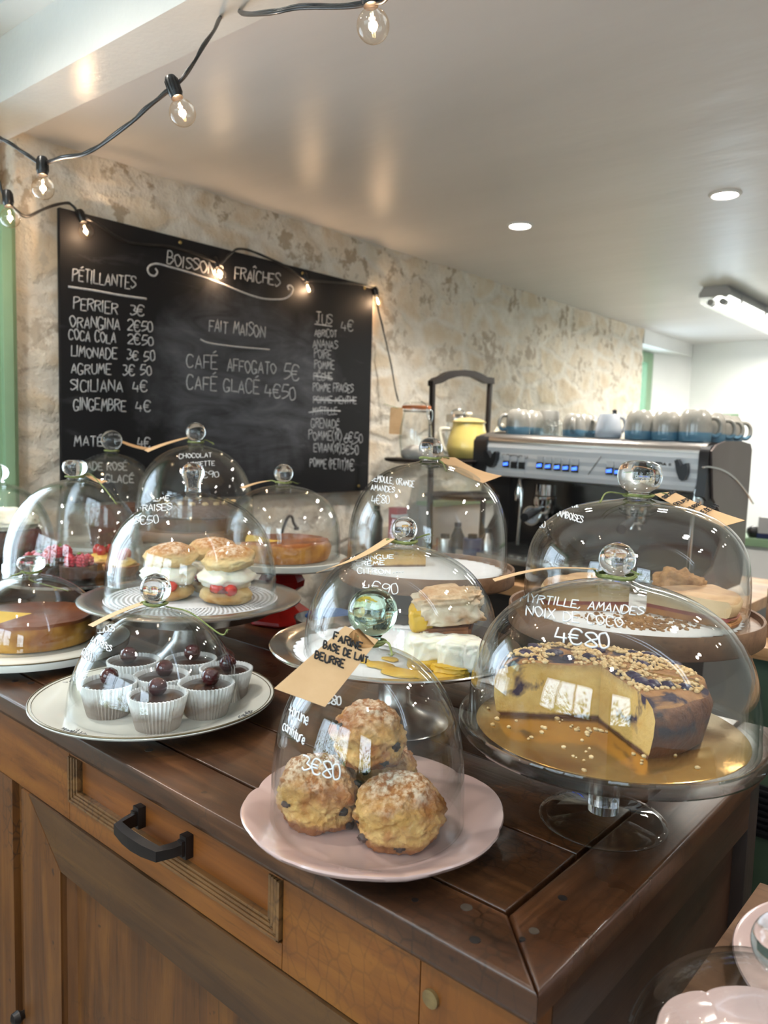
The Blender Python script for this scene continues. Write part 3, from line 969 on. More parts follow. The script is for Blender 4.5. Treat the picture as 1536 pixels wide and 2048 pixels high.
# every dome sits clear of its neighbours: (base centre, radius, height, shoulder, knob top, knob radius)
def away(p, s):
    return tuple(EYE + (Vector(p) - EYE) * s)
dl = [
 ('maj', (-1.64, 0.925, 1.059), 1.10, .120, .205, 3.0, .255, .0235, 'large glass dome over a chocolate cake before the lower left of the chalkboard', 'ball'),
 ('choc', (-1.331, 0.937, 1.120), 1.12, .120, .171, 3.0, .214, .0195, 'glass dome marked CHOCOLAT in white, over a tall chocolate layer cake', 'ball'),
 ('rasp', (-1.404, 0.716, 1.038), 1.05, .1275, .182, 2.5, .217, .0225, 'glass dome over raspberry and strawberry tarts on the dark pedestal tray', 'flat'),
 ('scones', (-0.944, 0.660, 1.072), 1.16, .1225, .155, 2.9, .196, .0168, 'glass dome marked 5€50 over the cream filled scones', 'pear'),
 ('tart', (-1.200, 1.060, 1.061), 1.00, .120, .152, 3.9, .193, .0195, 'glass dome over the golden brown tart on the red pedestal', 'ball'),
 ('orange', (-0.735, 0.950, 1.112), 1.07, .125, .168, 3.4, .203, .0182, 'tall glass dome marked ORANGE AMANDES 4€80 before the black rack', 'ball'),
 ('citron', (-0.636, 0.772, 1.032), 1.00, .1275, .142, 2.6, .178, .0168, 'glass dome marked CITRON 4€90 over the lemon meringue slices', 'ball'),
 ('front', (-0.487, 0.547, 0.9405), 1.0, .095, .170, 3.2, .226, .0240, 'tall narrow glass dome with a green glass knob over the raisin scones', 'ball'),
 ('framb', (-0.398, 0.948, 1.099), 1.065, .1375, .146, 4.4, .193, .0275, 'wide glass dome marked FRAMBOISES on the wooden tray at the back right', 'flat'),
 ('myrt', (-0.321, 0.722, 1.030), 1.0, .140, .148, 3.1, .184, .0178, 'wide glass dome marked MYRTILLE, AMANDES, NOIX DE COCO over the blueberry cake', 'ball'),
 ('cherry', (-0.897, 0.569, 0.9415), 1.0, .1135, .137, 2.0, .180, .0205, 'low glass dome over the cherry topped chocolate cupcakes', 'ball'),
 ('left', (-1.294, 0.582, 0.957), 1.0, .115, .110, 2.1, .140, .0225, 'low glass dome over the brown topped custard flan at the left edge', 'flat'),
 ('far', (-1.80, 0.74, 1.030), 1.0, .115, .160, 2.3, .200, .020, 'glass dome over the cream topped cake at the far left by the wall', 'ball'),
 ('low', (-0.113, 0.566, 0.857), 1.0, .104, .088, 2.2, .134, .0235, 'glass dome with a large clear knob on the low table, bottom right corner', 'ball'),
]
for k, loc, s, R, H, q, kt, kr, lab, kn in dl:
    make_dome(k, away(loc, s), R * s, H * s, q, kt * s, kr * s, lab, kn, 'green_knob' if k == 'front' else 'knob')

dome_text('maj', [('4€', (126, 938), (146, 940), 12), ('TARTE', (131, 912), (167, 907), 7)], .0007)
dome_text('choc', [('CHOCOLAT', (358, 917), (424, 914), 9), ('NOISETTE', (376, 933), (429, 931), 9), ('4€90', (392, 956), (438, 954), 12)], .00075)
dome_text('scones', [('SCONE', (293, 990), (340, 988), 8), ('CRÈME', (290, 1003), (338, 1001), 9), ('FRAISES', (275, 1023), (343, 1020), 13), ('5€50', (267, 1048), (317, 1047), 17)], .0007)
dome_text('orange', [('SEMOULE, ORANGE', (743, 962), (828, 974), 12), ('AMANDES', (742, 980), (789, 985), 11), ('4€80', (743, 1006), (779, 1008), 16)], .0007)
dome_text('citron', [('MERINGUE', (700, 1121), (786, 1117), 8), ('CRÈME', (712, 1132), (768, 1129), 8), ('CITRON', (715, 1147), (780, 1149), 10), ('----', (786, 1150), (808, 1148), 9), ('4€90', (725, 1181), (796, 1190), 21)], .00075)
dome_text('myrt', [('MYRTILLE, AMANDES', (1040, 1202), (1285, 1231), 17, .00065, (0.25, -1)), ('NOIX DE COCO', (1052, 1231), (1245, 1256), 19), ('4€80', (1110, 1283), (1218, 1299), 30, .0009)], .0007)
dome_text('framb', [('TARTE', (1131, 1016), (1156, 1014), 7), ('FRAMBOISES', (1104, 1028), (1165, 1046), 13), ('5€80', (1062, 1049), (1090, 1057), 14)], .0007)
dome_text('cherry', [('DÉLICES', (186, 1266), (229, 1263), 13), ('AUX CERISES', (170, 1278), (222, 1304), 12), ('3€80', (157, 1310), (182, 1325), 19)], .0007)
dome_text('front', [('2€80', (640, 1402), (682, 1411), 19), ('+prune', (577, 1427), (614, 1450), 22), ('confiture', (565, 1458), (607, 1489), 20), ('3€80', (604, 1538), (680, 1562), 31, .00085)], .0007)

# ------------------------------------------------------------------ kraft tags with green twine
TAG_S = {'framb': 1.065, 'orange': 1.07, 'myrt': 1.0, 'cherry': 1.0, 'maj': 1.1, 'choc': 1.12, 'rasp': 1.05, 'tart': 1.0, 'left': 0.985, 'citron': 1.0, 'front': 1.0}
def kraft_tag(dome, corners, label, lines=(), hole=None, sag=0.0, tail=None, rad=0.0007):
    """corners: four (px, py, depth) from the hole end round the card"""
    s_ = TAG_S.get(dome, 1.0)
    corners = [(a, b, c * s_) for a, b, c in corners]
    tail = [(a, b, c * s_) for a, b, c in tail] if tail else None
    P = [at_depth(*c) for c in corners]
    n0 = (P[1] - P[0]).cross(P[3] - P[0])
    rc = ray(corners[2][0], corners[2][1])
    s2 = (P[0] - EYE).dot(n0) / rc.dot(n0)
    if abs(s2 - corners[2][2]) < 0.12:
        P[2] = EYE + rc * s2
    base = (P[0] + P[1]) / 2
    t = thing('kraft_tag', label, 'price tag', base, 0)
    bm = bmesh.new()
    bend = (lambda u, w: sag * math.sin(PI * u)) if sag else None
    slab(bm, [p - base for p in P], 0.0006, grid=bend)
    obj('card', bm, MT['kraft'], t, angle=60)
    D = DOMES.get(dome)
    if D:
        neck = D['loc'] + Vector((0, 0, D['H'] + 0.0045))
        rr = 0.118 * D['R'] + 0.0014
        bm = bmesh.new()
        for dz, r2 in ((0.0, rr), (0.0022, rr * 0.98), (0.0012, rr + 0.0012)):
            tube(bm, [neck - base + Vector((math.cos(a) * r2, math.sin(a) * r2, dz + 0.0006 * math.sin(3 * a))) for a in [2 * PI * k / 28 for k in range(28)]], 0.0011, 6, closed=True)
        mid = P[0] * 0.5 + P[1] * 0.5
        inn = mid + ((P[2] + P[3]) / 2 - mid).normalized() * 0.006
        dirv = Vector((inn.x - neck.x, inn.y - neck.y, 0)).normalized()
        st = neck + dirv * rr
        for s in (-1, 1):
            side = Vector((-dirv.y, dirv.x, 0)) * 0.0025 * s
            tube(bm, [p - base for p in catmull([st, (st + inn) / 2 + side + Vector((0, 0, 0.003)), inn + Vector((0, 0, 0.0008))], 5)], 0.0009, 6)
        if tail:
            q = [neck + (at_depth(*tail[0]) - neck).normalized() * rr] + [at_depth(*c) for c in tail]
            tube(bm, [p - base for p in catmull(q, 5)], 0.0011, 6)
            for k in range(8):
                e = at_depth(*tail[-1])
                tube(bm, [e - base, e - base + Vector((rnd.gauss(0, .003), rnd.gauss(0, .003), rnd.gauss(0, .002)))], 0.0002, 4)
        obj('twine', bm, MT['string'], t, angle=180)
    if lines and dome == 'front':
        up_ = (P[0] + P[1] - P[2] - P[3]).normalized()
        ac = (P[1] - P[0]).normalized()
        n_ = ac.cross(up_).normalized()
        if n_.dot(EYE - P[0]) < 0:
            n_ = -n_
        bm = bmesh.new()
        hc = (P[0] * .35 + P[1] * .65) - up_ * .004 - base
        ring = [hc + ac * (math.cos(k * 2 * PI / 28) * .013) + up_ * (math.sin(k * 2 * PI / 28) * .0115) + n_ * .0005 for k in range(28)]
        ring = [p for p in ring if (p + base - (P[0] + P[1]) / 2).dot(up_) < .0015]
        f = bm.faces.new([bm.verts.new(p) for p in ring])
        bmesh.ops.solidify(bm, geom=[f], thickness=.0003)
        o = obj('reinforcing_patch', bm, MT['patch'], t, angle=180)
    if lines:
        a, b, c, d = P
        n = (b - a).cross(d - a).normalized()
        if n.dot(EYE - a) < 0:
            n = -n
        def cast(px, py):
            r = ray(px, py)
            den = r.dot(n)
            s = (a + n * 0.0005 - EYE).dot(n) / den
            return EYE + r * s - base
        bm = bmesh.new()
        for l in lines:
            write(bm, l[0], l[1], l[2], l[3], cast, rad, slant=0.06, up=l[4] if len(l) > 4 else None)
        obj('handwriting', bm, MT['black_ink'], t, angle=180)
    return t
# front tag: one wide card hanging from the green knob
kraft_tag('front', [(690, 1252, .700), (757, 1280, .700), (650, 1414, .650), (548, 1377, .662)], 'large kraft tag marked FARINE, BASE DE LAIT, BEURRE hanging from the green knob',
          [('FARINE', (666, 1279), (722, 1301), 15), ('BASE DE LAIT', (646, 1296), (735, 1327), 14), ('BEURRE', (629, 1316), (687, 1336), 15)],
          tail=[(775, 1285, .712), (782, 1300, .705), (784, 1312, .70)], rad=0.00085)
kraft_tag('framb', [(1308, 988, .965), (1346, 983, .985), (1490, 1041, .985), (1446, 1053, .955)], 'kraft tag with four lines of black writing on the FRAMBOISES dome',
          [('SUCRE, FARINE', (1330, 997), (1352, 984), 7, (-1, -.55)), ('OEUFS', (1352, 1011), (1380, 1000), 8, (-1, -.55)), ('BEURRE', (1378, 1022), (1402, 1009), 8, (-1, -.55)), ('BASE DE LAIT', (1398, 1032), (1440, 1012), 10, (-1, -.55))], tail=[(1215, 985, .955), (1200, 1005, .93)], sag=0.003, rad=0.0006)
kraft_tag('orange', [(874, 915, 1.19), (910, 915, 1.225), (1004, 952, 1.215), (966, 966, 1.155)], 'blank kraft tag lying to the right of the knob of the ORANGE AMANDES dome', sag=0.005, tail=[(885, 925, 1.185), (893, 942, 1.165)])
kraft_tag('citron', [(790, 1078, .985), (770, 1077, 1.02), (632, 1146, 1.0), (660, 1136, .945)], 'kraft tag draped left over the CITRON dome, seen edge on', sag=-0.004, tail=[(845, 1072, 1.01), (858, 1068, 1.0)])
kraft_tag('myrt', [(1196, 1139, .745), (1190, 1137, .79), (985, 1158, .800), (990, 1163, .755)], 'kraft tag stretching left from the knob of the blueberry cake dome', sag=0.006, tail=[(1260, 1140, .755), (1278, 1149, .75)])
kraft_tag('cherry', [(292, 1207, 1.03), (286, 1203, 1.07), (176, 1250, 1.06), (186, 1254, 1.01)], 'brown kraft tag leaning left from the cherry cupcake dome knob', sag=0.002, tail=[(380, 1225, 1.03), (440, 1268, 1.00), (455, 1260, .985)])
kraft_tag('maj', [(232, 880, 1.80), (236, 878, 1.83), (300, 896, 1.84), (286, 899, 1.79)], 'kraft tag curling behind the knob of the chocolate cake dome below the chalk letters MA', sag=0.003)
kraft_tag('choc', [(377, 876, 1.57), (374, 874, 1.61), (288, 900, 1.60), (296, 904, 1.55)], 'thin kraft tag pointing left from the knob of the dome marked CHOCOLAT', sag=0.002, tail=[(412, 880, 1.59), (428, 888, 1.58)])
kraft_tag('rasp', [(172, 952, 1.50), (178, 950, 1.53), (215, 962, 1.52), (204, 967, 1.46)], 'kraft tag tucked behind the knob of the raspberry tart dome', sag=0.002, tail=[(180, 948, 1.48), (205, 972, 1.42), (233, 1008, 1.38)])
kraft_tag('tart', [(540, 962, 1.60), (536, 961, 1.63), (480, 975, 1.62), (488, 977, 1.57)], 'kraft tag on the dome of the red pedestal tart, seen edge on', sag=0.002, tail=[(575, 960, 1.61), (594, 967, 1.60)])
kraft_tag('left', [(10, 1166, 1.36), (8, 1164, 1.40), (-70, 1186, 1.39), (-62, 1190, 1.34)], 'kraft tag on the custard flan dome at the left edge, mostly out of view', sag=0.002, tail=[(60, 1160, 1.37), (100, 1172, 1.34), (136, 1182, 1.32)])

# ------------------------------------------------------------------ plates and stands
MT['porcelain'] = mat('white_porcelain', S((226, 226, 216)), S((230, 230, 221)), 5, 0.12, coat=0.4)
MT['pink'] = mat('pink_earthenware', S((204, 176, 169)), S((196, 167, 160)), 7, 0.14, coat=0.5, bump=0.05, bscale=14)
MT['red'] = mat('red_enamel', S((150, 22, 18)), S((164, 30, 24)), 6, 0.2, coat=0.5)
MT['paper'] = mat('white_paper', S((232, 234, 238)), S((226, 228, 232)), 30, 0.85)
MT['gold_card'] = mat('gold_foil_card', S((218, 176, 108)), S((206, 162, 94)), 16, 0.17, 0.9, bump=0.2, bscale=120, bdist=0.001)
MT['gilt'] = mat('dark_gilt_line', S((112, 100, 74)), None, 6, 0.35, 0.5)
MT['sprig'] = mat('grey_sprig', S((88, 88, 92)), None, 6, 0.4)
MT['dark_stand'] = mat('dark_glazed_stand', S((44, 40, 40)), S((56, 50, 48)), 8, 0.25)
def plate_prof(R, rim_z, foot_r, well_r, well_z, th=0.004):
    """top surface from the centre out, then back under; z measured from the table"""
    up = [(0, well_z), (well_r * 0.6, well_z), (well_r, well_z + 0.0008), (well_r + 0.006, well_z + 0.003), ((well_r + R) / 2, well_z + (rim_z - well_z) * 0.55), (R - 0.003, rim_z - 0.0005), (R, rim_z)]
    dn = [(R + 0.001, rim_z - 0.0015), (R - 0.001, rim_z - th), ((well_r + R) / 2, well_z + (rim_z - well_z) * 0.55 - th), (well_r + 0.004, well_z - th + 0.002), (foot_r + 0.004, well_z - th), (foot_r, 0.001), (foot_r - 0.002, 0.0), (foot_r - 0.006, 0.001), (foot_r - 0.008, well_z - th), (0, well_z - th)]
    return up + dn
def make_pedestal(name, label, c, z0, prof_plate, prof_foot, m_plate, m_foot, cat='cake stand', plate_name='plate', foot_name='pedestal', seg=96, fseg=64):
    t = thing(name, label, cat, (c[0], c[1], z0))
    bm = bmesh.new(); lathe(bm, prof_plate, seg); bmesh.ops.recalc_face_normals(bm, faces=bm.faces)
    obj(plate_name, bm, MT[m_plate], t, angle=50)
    bm = bmesh.new(); lathe(bm, prof_foot, fseg); bmesh.ops.recalc_face_normals(bm, faces=bm.faces)
    obj(foot_name, bm, MT[m_foot], t, angle=50 if fseg > 12 else 20)
    return t
def doily(c, z, R, label, scallops=44, lace=False, well=0.0):
    t = tag(None, label, 'doily') if False else None
    bm = bmesh.new()
    rr = [0.0, R * 0.3, R * 0.55, R * 0.75, R * 0.9, R * 0.96, R]
    def wob(r, zz, a, k):
        if k >= 5:
            r = r * (1 + 0.022 * (abs(math.sin(a * scallops / 2)) - 0.5) * (2 if k == 6 else 1))
        return r, zz
    lathe(bm, [(r, 0.0006) for r in rr] + [(R * 0.995, 0.0)], scallops * 6, wob=wob)
    o = obj('doily', bm, MT['lace'] if lace else MT['paper'], None, (c[0], c[1], z), angle=180)
    return tag(o, label, 'doily')
def make_lace():
    t = NT('paper_lace')
    tc = t.n('TexCoord')
    sp = t.n('SeparateXYZ', Vector=tc.outputs['Object'])
    r = t.math('SQRT', t.math('ADD', t.math('MULTIPLY', sp.outputs[0], sp.outputs[0]), t.math('MULTIPLY', sp.outputs[1], sp.outputs[1])))
    a = t.math('ARCTAN2', sp.outputs[1], sp.outputs[0])
    # rows of cut-outs round the border
    u = t.math('MULTIPLY', a, 96 / (2 * PI))
    v = t.math('MULTIPLY', r, 130.0)
    u2 = t.math('ADD', u, t.math('MULTIPLY', t.math('FLOOR', v), 0.5))
    fu = t.math('ABSOLUTE', t.math('SUBTRACT', t.math('FRACT', u2), 0.5))
    fv = t.math('ABSOLUTE', t.math('SUBTRACT', t.math('FRACT', v), 0.5))
    d = t.math('SQRT', t.math('ADD', t.math('POWER', t.math('MULTIPLY', fu, 1.0), 2.0), t.math('POWER', t.math('MULTIPLY', fv, 0.85), 2.0)))
    hole = t.math('LESS_THAN', d, 0.27)
    band = t.math('MULTIPLY', t.math('GREATER_THAN', r, 0.085), t.math('LESS_THAN', r, 0.140))
    t.set(Base__Color=S((232, 234, 240)), Roughness=0.85, Alpha=t.math('SUBTRACT', 1.0, t.math('MULTIPLY', hole, band)))
    return t.m
MT['lace'] = make_lace()
ZT = 0.93
def D(k):
    return DOMES[k]['loc'], DOMES[k]['R']

# cherry cupcake plate: white, gilt edge, grey sprigs
c = Vector((-0.903, 0.573, ZT))
t = thing('dinner_plate', 'white dinner plate with thin dark edge line under the chocolate cupcakes', 'plate', c)
bm = bmesh.new(); lathe(bm, plate_prof(.160, .027, .092, .108, .0105), 128); bmesh.ops.recalc_face_normals(bm, faces=bm.faces)
obj('dish', bm, MT['porcelain'], t, angle=50)
bm = bmesh.new()
for rr, zz, w in ((.1600, .0272, .0009), (.1555, .0262, .0006)):
    tube(bm, [(rr * math.cos(a), rr * math.sin(a), zz) for a in [2 * PI * k / 120 for k in range(120)]], w, 6, closed=True)
obj('edge_line', bm, MT['gilt'], t, angle=180)
for az in (196, 16, 106, 286):
    bm = bmesh.new()
    a0 = math.radians(az)
    for k in range(26):
        da, dr = rnd.gauss(0, 0.055), abs(rnd.gauss(0, 0.008))
        r = .151 - dr
        zz = .0105 + (.0265 - .0105) * ((r - .114) / .046) ** 1.0 + 0.0016
        p = Vector((r * math.cos(a0 + da), r * math.sin(a0 + da), zz))
        d = Vector((rnd.gauss(0, 1), rnd.gauss(0, 1), 0.1)).normalized() * 0.0035
        tube(bm, [p - d, p + d], 0.0005, 4)
    obj('sprig', bm, MT['sprig'], t, angle=180)
# pink scalloped plate
def pink_plate(name, label, c, R, sc=1.0, lobes=6):
    bm = bmesh.new()
    def wob(r, z, a, k):
        w = max(0.0, (r / R - 0.66) / 0.34)
        s = abs(math.cos(a * lobes / 2 + 0.3)) ** 0.6
        s2 = 0.35 * abs(math.cos(a * lobes + 0.6)) ** 0.6
        return r * (1 - 0.035 * w * (1 - s) - 0.02 * w * (0.35 - s2)), z + 0.004 * w * (s - 0.5)
    lathe(bm, plate_prof(R, .024 * sc, R * .55, R * .70, .0095 * sc, .005), 192, wob=wob)
    bmesh.ops.recalc_face_normals(bm, faces=bm.faces)
    return tag(obj(name, bm, MT['pink'], None, c, angle=60), label, 'plate')
pink_plate('scalloped_plate', 'pink scalloped plate at the counter front carrying the raisin scones', (-0.478, 0.546, ZT), .1275)
# flan plate: thick white
t = thing('serving_plate', 'thick white plate under the custard flan at the left edge', 'plate', (-1.294, 0.582, ZT))
bm = bmesh.new(); lathe(bm, plate_prof(.158, .026, .10, .120, .026 - .0005, .012), 96); bmesh.ops.recalc_face_normals(bm, faces=bm.faces)
obj('dish', bm, MT['porcelain'], t, angle=50)
bm = bmesh.new()
tube(bm, [(.1585 * math.cos(a), .1585 * math.sin(a), .0265) for a in [2 * PI * k / 120 for k in range(120)]], .0011, 6, closed=True)
obj('edge_line', bm, MT['gilt'], t, angle=180)

def ped(zt, fr, sr, flare=0.02, bulge=0.0):
    """foot and stem from the table up to zt"""
    return [(0, 0), (fr - 0.002, 0), (fr, 0.002), (fr - 0.002, 0.005), (fr * 0.72, 0.010), (sr * 1.5, 0.020), (sr, 0.032), (sr + bulge, zt * 0.55), (sr, zt - 0.022), (sr * 1.4, zt - 0.010), (sr * 2.2, zt - 0.003), (sr * 2.2, zt), (0, zt)]
def _S(p):
    return [(r * 1.055, z) for r, z in p]
# scones: stainless stand with a broad sloping rim
l, R = D('scones')
h = l.z - ZT
make_pedestal('steel_cake_stand', 'stainless steel cake stand with a broad rim under the cream scones', (l.x, l.y), ZT,
    _S([(0, h - .001), (.125, h - .001), (.138, h), (.150, h + .004), (.170, h + .0045), (.1755, h + .002), (.1755, h), (.168, h - .003), (.150, h - .008), (.125, h - .024), (.085, h - .036), (.03, h - .042), (0, h - .042)]),
    [(0, 0), (.070, 0), (.072, .002), (.068, .006), (.050, .016), (.034, .034), (.027, .055), (.025, h - .055), (.030, h - .045), (.034, h - .0385), (0, h - .0385)], 'steel', 'steel')
doily((l.x, l.y), l.z - .0007, .148, 'white lace paper doily under the cream scones', 52, lace=True)
# raspberry tarts: polished tray on a dark foot
l, R = D('rasp'); h = l.z - ZT
make_pedestal('dark_cake_stand', 'dark pedestal with a polished metal tray under the raspberry tarts', (l.x, l.y), ZT,
    [(0, h), (R + .012, h), (R + .018, h + .0025), (R + .021, h + .002), (R + .021, h - .003), (R + .010, h - .006), (0, h - .006)],
    [(0, 0), (.080, 0), (.082, .004), (.06, .018), (.036, .045), (.04, h - .03), (.09, h - .012), (.11, h - .006), (0, h - .006)], 'silver', 'dark_stand', plate_name='tray')
# golden tart: white plate on a red eight sided pedestal
l, R = D('tart'); h = l.z - ZT
make_pedestal('red_cake_stand', 'red faceted pedestal with a white plate under the golden tart', (l.x, l.y), ZT,
    [(0, h), (R + .008, h), (R + .014, h + .003), (R + .016, h + .002), (R + .015, h - .009), (R + .004, h - .014), (0, h - .014)],
    [(0, 0), (.074, 0), (.078, .004), (.076, .010), (.046, .032), (.024, .046), (.024, h - .075), (.046, h - .058), (.048, h - .045), (.03, h - .016), (.03, h - .014), (0, h - .014)], 'porcelain', 'red', fseg=8)
# chocolate layer cake: wooden tray
def wood_stand(name, label, key, extra, lip, th, fr):
    l, R = D(key); h = l.z - ZT
    Ro = R + extra
    return make_pedestal(name, label, (l.x, l.y), ZT,
        [(0, h), (Ro - .006, h), (Ro - .004, h + lip), (Ro - .001, h + lip + .001), (Ro, h + lip - .001), (Ro, h - th + .003), (Ro - .003, h - th), (0, h - th)],
        ped(h - th, fr, .024), 'tray_wood', 'tray_wood', plate_name='wooden_tray')
wood_stand('wooden_cake_stand', 'brown wooden cake stand holding the tall chocolate layer cake', 'choc', .012, .002, .020, .075)
wood_stand('wooden_cake_stand', 'brown wooden cake stand under the ORANGE AMANDES dome', 'orange', .013, .006, .020, .085)
wood_stand('wooden_cake_stand', 'wide brown wooden cake stand with a raised rim at the back right of the counter', 'framb', .020, .007, .022, .085)
# chocolate cake by the chalkboard
l, R = D('maj'); h = l.z - ZT
make_pedestal('porcelain_cake_stand', 'white porcelain stand under the chocolate cake below the chalkboard', (l.x, l.y), ZT,
    [(0, h), (R + .010, h), (R + .013, h + .002), (R + .012, h - .006), (0, h - .012)], ped(h - .012, .075, .02), 'porcelain', 'porcelain')
l, R = D('far'); h = l.z - ZT
make_pedestal('dark_cake_stand', 'dark stand under the cream topped cake at the far left', (l.x, l.y), ZT,
    [(0, h), (R + .010, h), (R + .013, h + .002), (R + .012, h - .006), (0, h - .012)], ped(h - .012, .075, .02), 'dark_stand', 'dark_stand')
# lemon slices: silver tray with a rolled rim on a low foot
l, R = D('citron'); h = l.z - ZT
make_pedestal('silver_cake_stand', 'round polished silver tray on a low foot under the lemon meringue slices', (-0.653, 0.782), ZT,
    [(0, h - .001), (.136, h - .001), (.141, h + .0015), (.150, h + .0045), (.163, h + .006), (.168, h + .0075), (.1695, h + .006), (.168, h + .003), (.150, h - .002), (.136, h - .006), (0, h - .006)],
    ped(h - .006, .075, .022), 'silver', 'steel', plate_name='tray')
doily((-0.648, 0.779), h + ZT - .0008, .138, 'white paper doily smeared with cream on the silver tray', 40)
l, R = D('orange'); doily((l.x, l.y), l.z + .0002, .118 * 1.07, 'white paper doily under the ORANGE AMANDES dome', 44)
l, R = D('framb'); doily((l.x, l.y), l.z + .0002, .138, 'white paper doily strewn with crumbs on the wide wooden stand', 48)
# glass stand for the blueberry cake
l, R = D('myrt'); h = l.z - ZT
t = thing('glass_cake_stand', 'clear glass cake stand with a thick stem under the blueberry cake', 'cake stand', (l.x, l.y, ZT))
bm = bmesh.new()
lathe(bm, [(0, h - .001), (.141, h - .001), (.1445, h + .001), (.147, h + .006), (.1495, h + .0065), (.1505, h + .004), (.1495, h - .004), (.146, h - .009), (.10, h - .011), (.02, h - .012), (0, h - .012)], 128)
bmesh.ops.recalc_face_normals(bm, faces=bm.faces)
obj('plate', bm, MT['glass'], t, angle=60)
bm = bmesh.new()
lathe(bm, [(0, .0115), (.0150, .0115), (.0152, .018), (.0150, h - .030), (.0165, h - .018), (.019, h - .0125), (0, h - .0125)], 48)
bmesh.ops.recalc_face_normals(bm, faces=bm.faces)
obj('stem', bm, MT['knob'], t, angle=60)
bm = bmesh.new()
lathe(bm, [(0, .0112), (.015, .0112), (.030, .0085), (.055, .0058), (.0625, .0045), (.064, .0025), (.0625, .0006), (.058, 0.0), (.050, .0012), (.02, .0045), (0, .0055)], 96)
bmesh.ops.recalc_face_normals(bm, faces=bm.faces)
obj('foot', bm, MT['glass'], t, angle=60)
bm = bmesh.new(); lathe(bm, [(0, .0014), (.131, .0014), (.132, .0007), (.131, 0), (0, 0)], 96)
bmesh.ops.recalc_face_normals(bm, faces=bm.faces)
tag(obj('cake_board', bm, MT['gold_card'], None, (l.x, l.y, l.z - .0008), angle=60), 'round gold cake board on the clear glass stand', 'cake board')

# ------------------------------------------------------------------ food
def food_mat(name, base, top=None, top_z=(0.0, 0.02), spots=None, scale=30, rough=0.7, bump=0.5, bscale=70, bdist=0.003, dust=None, dust_z=None, sss=0.05, crust=None, bottom=None, stain=None, cs=0.5):
    """baked goods: base pair, a browned pair above a height, optional dark spots and flour"""
    t = NT(name)
    v = t.co()
    sp = t.n('SeparateXYZ', Vector=v)
    n1 = t.noise(v, scale, 6, 0.6)
    n2 = t.noise(v, scale * 3.5, 4, 0.6)
    col = t.ramp(n1, [(0.32, base[0]), (0.66, base[1])])
    z = sp.outputs[2]
    def above(lo, hi, rag=0.6):
        m = t.n('MapRange', Value=t.math('ADD', z, t.math('MULTIPLY', t.math('SUBTRACT', n1, 0.5), (hi - lo) * rag * 3)))
        m.inputs['From Min'].default_value = lo
        m.inputs['From Max'].default_value = hi
        return m.outputs[0]
    if top:
        col = t.mix(above(*top_z), col, t.ramp(n2, [(0.3, top[0]), (0.7, top[1])]))
    if crust:
        col = t.mix(t.ramp(t.noise(v, scale * cs, 3, 0.5), [(0.47, G), (0.66, W1)]), col, crust)
    if dust:
        f = t.math('MULTIPLY', above(*dust_z), t.ramp(n2, [(0.42, G), (0.60, W1)]))
        col = t.mix(t.math('MULTIPLY', f, 0.75), col, dust)
    if spots:
        vo = t.n('TexVoronoi', Vector=v, Scale=spots[1])
        s = t.ramp(t.math('ADD', vo.outputs['Distance'], t.math('MULTIPLY', n2, 0.3)), [(spots[2], W1), (spots[2] + 0.08, G)])
        col = t.mix(s, col, spots[0])
    if stain:
        col = t.mix(t.math('MULTIPLY', t.ramp(t.noise(v, stain[1], 4, 0.55, 0.4), [(stain[2], G), (stain[2] + 0.07, W1)]), above(stain[3], stain[3] + .01)), col, stain[0])
    if bottom:
        mr = t.n('MapRange', Value=t.math('ADD', z, t.math('MULTIPLY', t.math('SUBTRACT', n1, 0.5), 0.006)))
        mr.inputs['From Min'].default_value = bottom[1]
        mr.inputs['From Max'].default_value = bottom[1] - abs(bottom[1]) * 0.6
        col = t.mix(mr.outputs[0], col, bottom[0])
    t.set(Base__Color=col, Roughness=rough, Subsurface__Weight=sss)
    t.bsdf.inputs['Subsurface Radius'].default_value = (0.006, 0.004, 0.002)
    t.bump(t.math('ADD', t.noise(v, bscale, 6, 0.65), t.math('MULTIPLY', n1, 0.6)), bump, bdist)
    return t.m
MT['scone'] = food_mat('raisin_scone', (S((206, 152, 78)), S((232, 198, 128))), (S((140, 82, 36)), S((206, 150, 82))), (0.004, 0.026), None, 46, 0.72, 1.0, 90, 0.005, S((240, 232, 212)), (0.016, 0.036), crust=S((164, 96, 38)), cs=0.6, bottom=(S((150, 88, 36)), -.012))
MT['scone_low'] = food_mat('pale_scone', (S((212, 178, 120)), S((234, 212, 164))), None, (0, 1), None, 40, 0.75, 0.7, 90, 0.003, crust=S((192, 140, 76)))
MT['scone_top'] = food_mat('browned_scone_top', (S((222, 186, 124)), S((236, 212, 160))), (S((176, 108, 44)), S((214, 160, 90))), (0.004, 0.014), None, 44, 0.72, 0.7, 90, 0.003, S((244, 238, 226)), (0.010, 0.024))
MT['raisin'] = mat('raisin', S((30, 18, 16)), S((52, 30, 24)), 90, 0.4, bump=0.6, bscale=160, bdist=0.002)
MT['cream'] = mat('whipped_cream', S((246, 240, 220)), S((250, 246, 232)), 20, 0.6, bump=0.4, bscale=60, bdist=0.004, sss=0.2)
MT['strawberry'] = mat('strawberry', S((176, 24, 18)), S((206, 48, 30)), 50, 0.25, coat=0.5, bump=0.3, bscale=160, bdist=0.001)
MT['jam'] = mat('dark_berry_jam', S((70, 8, 14)), S((110, 16, 20)), 40, 0.2, coat=0.6)
MT['choc'] = mat('dark_chocolate', S((48, 28, 22)), S((64, 40, 32)), 20, 0.28, coat=0.3, bump=0.1, bscale=50)
MT['choc_sponge'] = mat('chocolate_sponge', S((66, 38, 26)), S((92, 56, 38)), 40, 0.8, bump=0.6, bscale=90, bdist=0.003)
